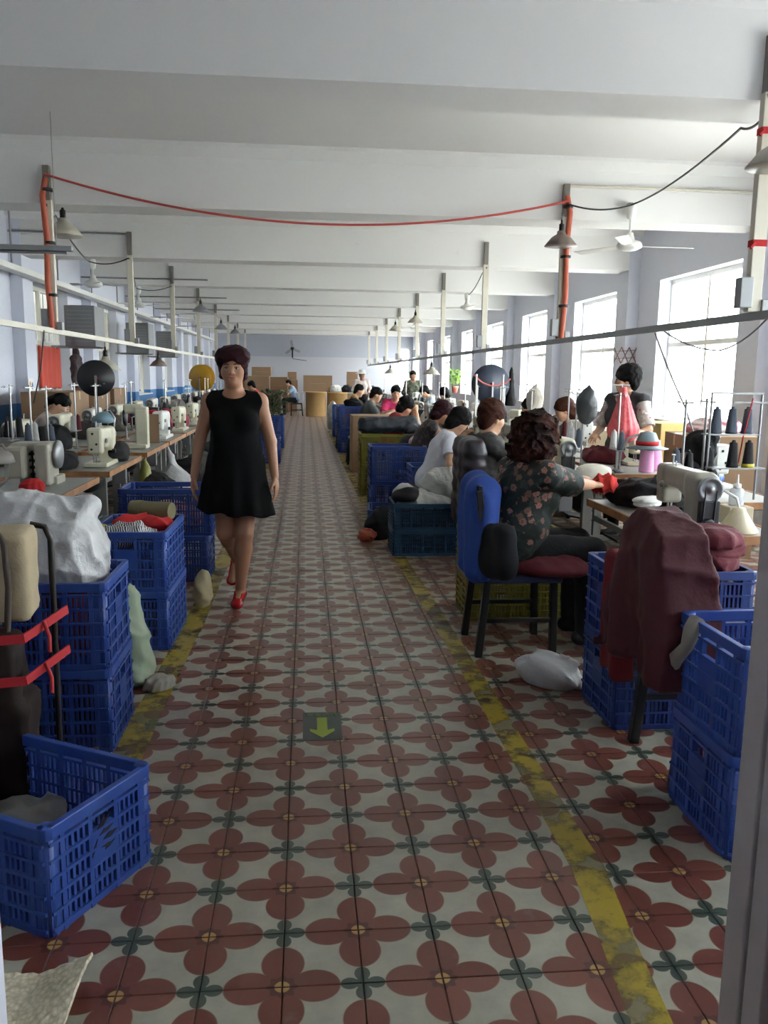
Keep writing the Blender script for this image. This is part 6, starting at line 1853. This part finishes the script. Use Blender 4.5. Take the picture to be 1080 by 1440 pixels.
for q in (-1, 1):
    F.cap((q * 0.208, 0, 1.36), (q * 0.208, 0, 1.19), 0.058, 0.058, 0.01, False, 'd')
F.build('dress', mat('black_dress', '070709', 0.9, bump=0.15, bs=200, spec=0.15), P.t)
for q in 'LR':
    c, tt = P.J['an' + q], P.J['toe' + q]
    F = Field(np.minimum(c, tt) - 0.10, np.maximum(c, tt) + 0.10, 0.0045)
    P.feet(F, 0.007, 0.012, q)
    ax = nrm(tt - c)
    F.ell(tt, (0.040, 0.050, 0.030), 0.012)
    up = nrm(np.cross(np.array([1.0, 0, 0]), ax))
    # low-cut court shoe: open over the instep, a strap in front of it
    mid = c + (tt - c) * 0.50 + up * 0.045
    if q == 'L': F.ell(mid, (0.030, 0.062, 0.036), 0.006, [np.array([1.0, 0, 0]), ax, up], 'd')
    F.cut(c + up * 0.012 + ax * 0.0, up) if q == 'R' else F.cut(c + np.array([0, 0, -0.005]), (0, 0, 1))
    F.build('shoe', mat('red_patent', 'a31d22', 0.15, var=0.05), P.t)

# -- the woman in the floral blouse
J = seated(0.20, 0.35, (0.10, 0.80, -0.42), (-0.40, 0.56, 0.88), (-0.22, 0.56, 0.87), pel=0.56, headf=0.0, polL=(-0.5, -0.1, -0.9), polR=(0.8, 0.1, -0.7))
chair(1.15, 4.42, -PI / 2, 'black wooden chair under the woman in the floral blouse', mat('black_lacquer', '141314', 0.4), mat('navy_seat', '1c2440', 0.8))
P = Person('woman with curly brown hair in a dark green floral blouse sewing red cloth', (1.13, 4.44, 0), -PI / 2, J, 1.16, 0.0065, M_SKIN2, 1.0)
P.body(0.8, True); P.hair(mat('curly_brown_hair', '20110e', 0.7, bump=0.8, bs=70, c2='3d1f16', vs=8, spec=0.12), 'curly', 6)
P.top(floral_material('floral_green', '13201b', '9a685c', '5f4a3c', 21), 0.95, 0.018, -0.10, 0.0, 'blouse', 0.006, 0.02)
P.trousers(M_BLACKCLOTH); P.shoes(M_DARK)
heap('red_scrap', (0.15, 0.17, 0.08), 111, mat('coral_red_cloth', 'cf332f', 0.8), (1.74, 4.72, 0.845), 0.3, 'bright red cloth in the hand of the woman in the floral blouse', 'cloth', h=0.008, amp=0.016, sc=40, flat=False)
F = Field((-0.30, -0.14, -0.02), (0.30, 0.14, 0.62), 0.012)
F.box((0, 0.005, 0.27), (0.21, 0.088, 0.27), 0.06); F.ell((0, 0, 0.51), (0.17, 0.07, 0.07), 0.04)
F.cap((0.18, 0, 0.46), (0.22, 0.0, 0.05), 0.045, 0.04, 0.03); F.cap((-0.18, 0, 0.46), (-0.21, 0, 0.05), 0.045, 0.04, 0.03)
F.all(lambda f, X, Y, Z: f + 0.010 * np.sin(34 * X + 2 * np.sin(5 * Z)) + folds(X, Y, Z, 18, 33, 0.006))
tag(F.build('denim_jacket', mat('royal_blue_cloth', '24458f', 0.8, bump=0.2), None, (0.94, 4.44, 0.40), -PI / 2), 'royal blue jacket hung over the chair of the woman in the floral blouse', 'jacket')
F = Field((-0.16, -0.12, -0.02), (0.16, 0.12, 0.40), 0.010)
F.box((0, 0, 0.15), (0.11, 0.05, 0.145), 0.05); F.ell((0.01, 0, 0.09), (0.125, 0.075, 0.09), 0.04)
F.all(lambda f, X, Y, Z: f + 0.008 * np.sin(30 * X + 12 * Z) + folds(X, Y, Z, 14, 35, 0.006))
tag(F.build('shoulder_bag', mat('charcoal_bag', '232427', 0.9, spec=0.15), None, (0.98, 4.10, 0.46), -1.2), 'charcoal grey bag hanging on the chair with the blue jacket', 'bag')
heap('seat_cloth', (0.30, 0.52, 0.10), 112, mat('dark_red_seat', '5a1620', 0.8), (1.30, 4.26, 0.452), 1.2, 'dark red cloth folded over the seat of the black chair', 'cloth', amp=0.01)

# -- burgundy jacket over an empty chair
chair(1.58, 2.95, -PI / 2, 'dark chair hidden under the burgundy jacket', mat('black_lacquer', '141314', 0.4), M_DARK, 0.88)
F = Field((-0.50, -0.26, -0.06), (0.46, 0.26, 0.86), 0.010)
def drape(f, X, Y, Z):
    t = np.clip((0.74 - Z) / 0.74, -0.1, 1.1)
    w = 0.020 * np.sin(26 * X + 3 * t + 6 * Y) * t + 0.012 * np.sin(55 * X - 7 * Z + 1.5) * t + 0.014 * np.sin(9 * Z + 7 * X)
    top = 0.74 - 0.30 * np.maximum(-0.02 - X, 0) - 0.9 * np.maximum(X - 0.12, 0)
    bot = 0.13 + 0.05 * np.sin(8 * X + 1) + 0.06 * np.clip((-X - 0.02) * 6, 0, 1)
    d = np.maximum(np.abs(Y - 0.02 * t + w) - (0.075 + 0.055 * np.sqrt(np.clip(t, 0, 1))), np.maximum(X - (0.19 + 0.10 * t), -X - (0.20 + 0.16 * t)) * 0.95)
    d = np.maximum(d, np.maximum((Z - top) * 0.85, (bot - Z) * 0.9))
    return d
F.all(drape)
F.cap((-0.16, 0.06, 0.52), (-0.25, 0.10, 0.20), 0.08, 0.055, 0.03)
F.cap((0.10, 0.07, 0.50), (0.05, 0.13, 0.20), 0.07, 0.055, 0.03)
F.all(lambda f, X, Y, Z: f + folds(X, Y, Z, 16, 37, 0.009))
F.box((0.02, -0.04, 0.15), (0.20, 0.025, 0.40), 0.01, 0.0, None, 'd')
ob = tag(F.build('burgundy_jacket', mat('burgundy_jacket_cloth', '45121b', 0.8, bump=0.3, var=0.2, bs=9, bd=0.03), None, (1.345, 2.97, 0.265), PI / 2), 'burgundy jacket draped over a chair back beside the blue crates', 'jacket')
F = Field((0.02, -0.12, -0.02), (0.34, 0.22, 0.62), 0.010)
F.box((0.185, 0.085, 0.28), (0.085, 0.040, 0.25), 0.02)
F.all(lambda f, X, Y, Z: f + 0.010 * np.sin(38 * X + 3 * Z) + folds(X, Y, Z, 14, 41, 0.005))
F.build('lining', mat('dark_red_lining', '6d1119', 0.8), ob)
b = MB(); b.tube([(-0.10, 0.075, 0.64), (-0.16, 0.115, 0.48), (-0.22, 0.13, 0.30)], 0.004, 5); b.build('seam_piping', mat('maroon_piping', '7d3540', 0.6), ob)

# -- others at the window half (aisle-side row face the windows)
def worker(x, y, label, hairm, hairk, topm, sleeve, lean=0.3, hd=(0.1, 0.8, -0.55), build=1.0, rz=-PI / 2, vox=0.010, skin=None, face=False, stool=True, hl=(-0.12, 0.45, 0.86), hr_=(0.12, 0.45, 0.86), pel=0.53, legs=True, kname='shirt', hem=-0.14, seed=3, headf=0.07, k=1.0, vol=1.0):
    J = seated(lean, 0, hd, hl, hr_, pel, k, headf=headf)
    P = Person(label, (x, y, 0), rz, J, build, vox, skin or M_SKIN2)
    P.body(0.5, face)
    P.hair(hairm, hairk, seed, vol)
    P.top(topm, sleeve, 0.014, hem, 0.0, kname, 0.005)
    if legs:
        P.trousers(mat('dark_trousers', '1c1d22', 0.85))
        P.shoes(M_DARK)
    if stool:
        chair(x - 0.02 * (1 if rz < 0 else -1), y, rz, 'low dark stool under the ' + label[:label.find(' ', 24)] if False else 'dark wooden stool of the ' + ' '.join(label.split()[:6]), mat('black_lacquer', '141314', 0.4), M_DARK, stool=True)
    return P
P = worker(1.36, 6.22, 'woman with cropped brown hair in grey beyond the dark padded jacket', M_HAIRR, 'short', mat('dark_grey_print', '3d3c3c', 0.8, c2='55544f', vs=30), 0.6, 0.04, (-0.35, 0.9, -0.25), 1.08, vox=0.008, stool=False, pel=0.57, headf=0.01, face=False, vol=1.08)
chair(1.43, 6.20, -PI / 2, 'brown wooden chair with a dark padded jacket over its back', mat('brown_chair_wood', '4a3226', 0.5), M_DARK, 0.92, 0.38)
F = Field((-0.40, -0.2, -0.02), (0.40, 0.2, 0.80), 0.012)
F.box((0, 0, 0.37), (0.27, 0.095, 0.34), 0.07)
F.cap((0.2, 0, 0.60), (0.25, 0, 0.12), 0.07, 0.06, 0.03); F.cap((-0.2, 0, 0.60), (-0.25, 0, 0.12), 0.07, 0.06, 0.03)
F.all(lambda f, X, Y, Z: f + 0.004 * np.sin(Z * 70) + 0.006 * np.sin(30 * X + 3 * Z) + folds(X, Y, Z, 16, 39, 0.005))
F.box((0, 0.03, 0.25), (0.20, 0.02, 0.40), 0.01, 0.0, None, 'd')
tag(F.build('padded_jacket', mat('dark_maroon_nylon', '2a191e', 0.45, c2='1c1a22', vs=4), None, (1.22, 6.14, 0.33), -PI / 2), 'dark maroon padded jacket over the chair of the cropped-haired woman', 'jacket')
worker(1.18, 7.78, 'woman with black hair bending in a white polo shirt', M_HAIRB, 'bob', mat('white_polo', 'd2d4de', 0.8), 0.65, 0.36, (0.15, 0.75, -0.7), 1.05, vox=0.008, pel=0.50, hl=(-0.30, 0.40, 0.62), hr_=(0.30, 0.35, 0.62), headf=0.05)
worker(1.20, 9.05, 'woman with maroon bob in a dark sleeveless print top', M_HAIRM, 'bob', floral_material('dark_print', '2a2326', '5c4b4a', '473c42', 20), 0.0, 0.40, (0.1, 0.8, -0.6), 1.08, vox=0.009, pel=0.53, skin=M_SKIN, headf=0.05, hl=(-0.15, 0.5, 0.85), hr_=(0.10, 0.52, 0.86))
worker(1.00, 10.80, 'woman with black bob in a dark red shirt, hands at her face', M_HAIRB, 'bob', mat('dark_red_shirt', '8a1a24', 0.8, c2='75141d'), 0.75, 0.42, (0.1, 0.8, -0.6), 1.05, vox=0.010, pel=0.53, hl=(-0.05, 0.40, 1.03), hr_=(0.06, 0.42, 1.03), headf=0.05)
worker(0.95, 14.0, 'person with short black hair in a grey shirt at the window half', M_HAIRB, 'short', mat('slate_shirt', '5a5f60', 0.8), 0.7, 0.30, (0.1, 0.9, -0.45), 1.0, vox=0.012, pel=0.57, headf=0.05, vol=0.95)
worker(0.88, 17.0, 'person with dark hair in an ochre jacket far along the aisle', M_HAIRB, 'short', mat('ochre_jacket', '8c6a3a', 0.8), 1.8, 0.25, (0.1, 0.9, -0.4), 1.0, vox=0.013, pel=0.57, headf=0.05, vol=0.95)
# window-side row face the aisle
worker(2.95, 8.75, 'long-haired woman in grey by the windows facing the aisle', M_HAIRR, 'long', mat('olive_grey_top', '6c6b60', 0.8), 0.8, 0.2, (0.15, 0.9, -0.4), 1.0, PI / 2, 0.010, face=True, pel=0.55)
worker(2.85, 9.75, 'woman with short black hair half hidden by the off-white hood', M_HAIRB, 'short', mat('pale_lilac_top', 'b9b2c2', 0.8), 0.8, 0.2, (0.3, 0.9, -0.3), 1.0, PI / 2, 0.011, face=True, pel=0.52)
worker(3.0, 16.6, 'person in dark slate top left of the green window plant', M_HAIRB, 'bob', mat('slate_top', '454b52', 0.8), 0.8, 0.3, (0.1, 0.9, -0.6), 1.0, PI / 2, 0.013, pel=0.55)
worker(2.82, 18.1, 'dark-haired person in pale cap sleeves further down the window row', M_HAIRB, 'short', mat('pale_blue_top', 'a9b3bd', 0.8), 0.6, 0.3, (0.1, 0.9, -0.6), 1.0, PI / 2, 0.013, pel=0.55)
worker(1.60, 15.05, 'woman in bright pink facing the door between the machines', M_HAIRB, 'short', mat('hot_pink_top', 'c02a5e', 0.8), 0.8, 0.2, (0.0, 1, -0.2), 1.0, PI, 0.012, face=True, stool=False, legs=False, pel=0.57)
# standing ones
J = standing((0.75, 0.6, -0.05), (-0.20, 0.26, 0.98), (0.14, 0.26, 1.0), 0.975)
P = Person('standing woman with short black hair in a dark vest by the big window', (2.92, 7.42, 0), PI / 2 + 0.55, J, 1.05, 0.008, M_SKIN2)
P.body(0.5, True); P.hair(M_HAIRB, 'short', 8, 1.12)
P.top(floral_material('pale_floral', 'a9a29b', 'a8656c', 'c9bdb6', 16), 0.9, 0.012, -0.22, 0.0, 'blouse'); P.top(mat('dark_vest', '2c2a2c', 0.85), 0.0, 0.022, -0.20, 0.03, 'vest'); P.trousers(mat('dark_trousers', '1c1d22', 0.85)); P.shoes(M_DARK)
J = standing((-0.1, 1, -0.1), (-0.16, 0.22, 0.95), (0.16, 0.22, 0.95), 0.97)
P = Person('standing person in a camouflage jacket far down the window half', (2.85, 22.3, 0), PI, J, 1.05, 0.013, M_SKIN)
P.body(0.5, False); P.hair(M_HAIRB, 'short', 9, 0.96); P.top(mat('camouflage', '2f352c', 0.8, c2='6a6c58', vs=14), 1.8, 0.016, -0.2, 0, 'jacket'); P.trousers(mat('camouflage', '2f352c', 0.8)); P.shoes(M_DARK)
J = standing((0, 1, -0.25), (-0.18, 0.26, 0.95), (0.18, 0.26, 0.95), 0.97)
P = Person('standing person in pale clothes and a white sun hat at the far machines', (1.62, 24.3, 0), PI, J, 1.05, 0.013, M_SKIN)
P.body(0.5, False); P.hair(M_HAIRB, 'short', 9, 0.94); P.top(mat('pale_pink_shirt', 'd9cbc4', 0.8), 1.8, 0.014, -0.2); P.trousers(mat('dark_trousers', '1c1d22', 0.85)); P.shoes(M_DARK)
c = P.J['hed']
b = MB(); b.lathe([(0.20, 0.035), (0.205, 0.03), (0.10, 0.075), (0.095, 0.13), (0.06, 0.155), (0.0, 0.16)], 20, tuple(c)); b.build('sun_hat', M_WHITE, P.t)
# walled half
worker(-2.98, 9.45, 'woman with tied black hair in pale stripes bent over by the plain wall', M_HAIRB, 'tied', mat('pale_stripe', 'b8a79f', 0.8, c2='9c8b88', vs=18), 0.7, 0.45, (-0.15, 0.85, -0.55), 1.0, -PI / 2, 0.009, face=True, pel=0.57, headf=0.06, k=1.0)
worker(-1.20, 22.0, 'far person in red behind the walking woman', M_HAIRB, 'short', mat('tomato_shirt', 'b5382f', 0.8), 0.7, 0.2, (0.1, 0.9, -0.5), 1.0, PI / 2, 0.014, pel=0.56, vol=0.95)
worker(-0.35, 30.0, 'tiny far person in blue white at the small desk by the cartons', M_HAIRB, 'short', mat('pale_blue_shirt', '93a7bd', 0.8), 0.7, 0.3, (0.0, 0.9, -0.5), 1.0, PI / 2, 0.016, pel=0.56, vol=0.95)
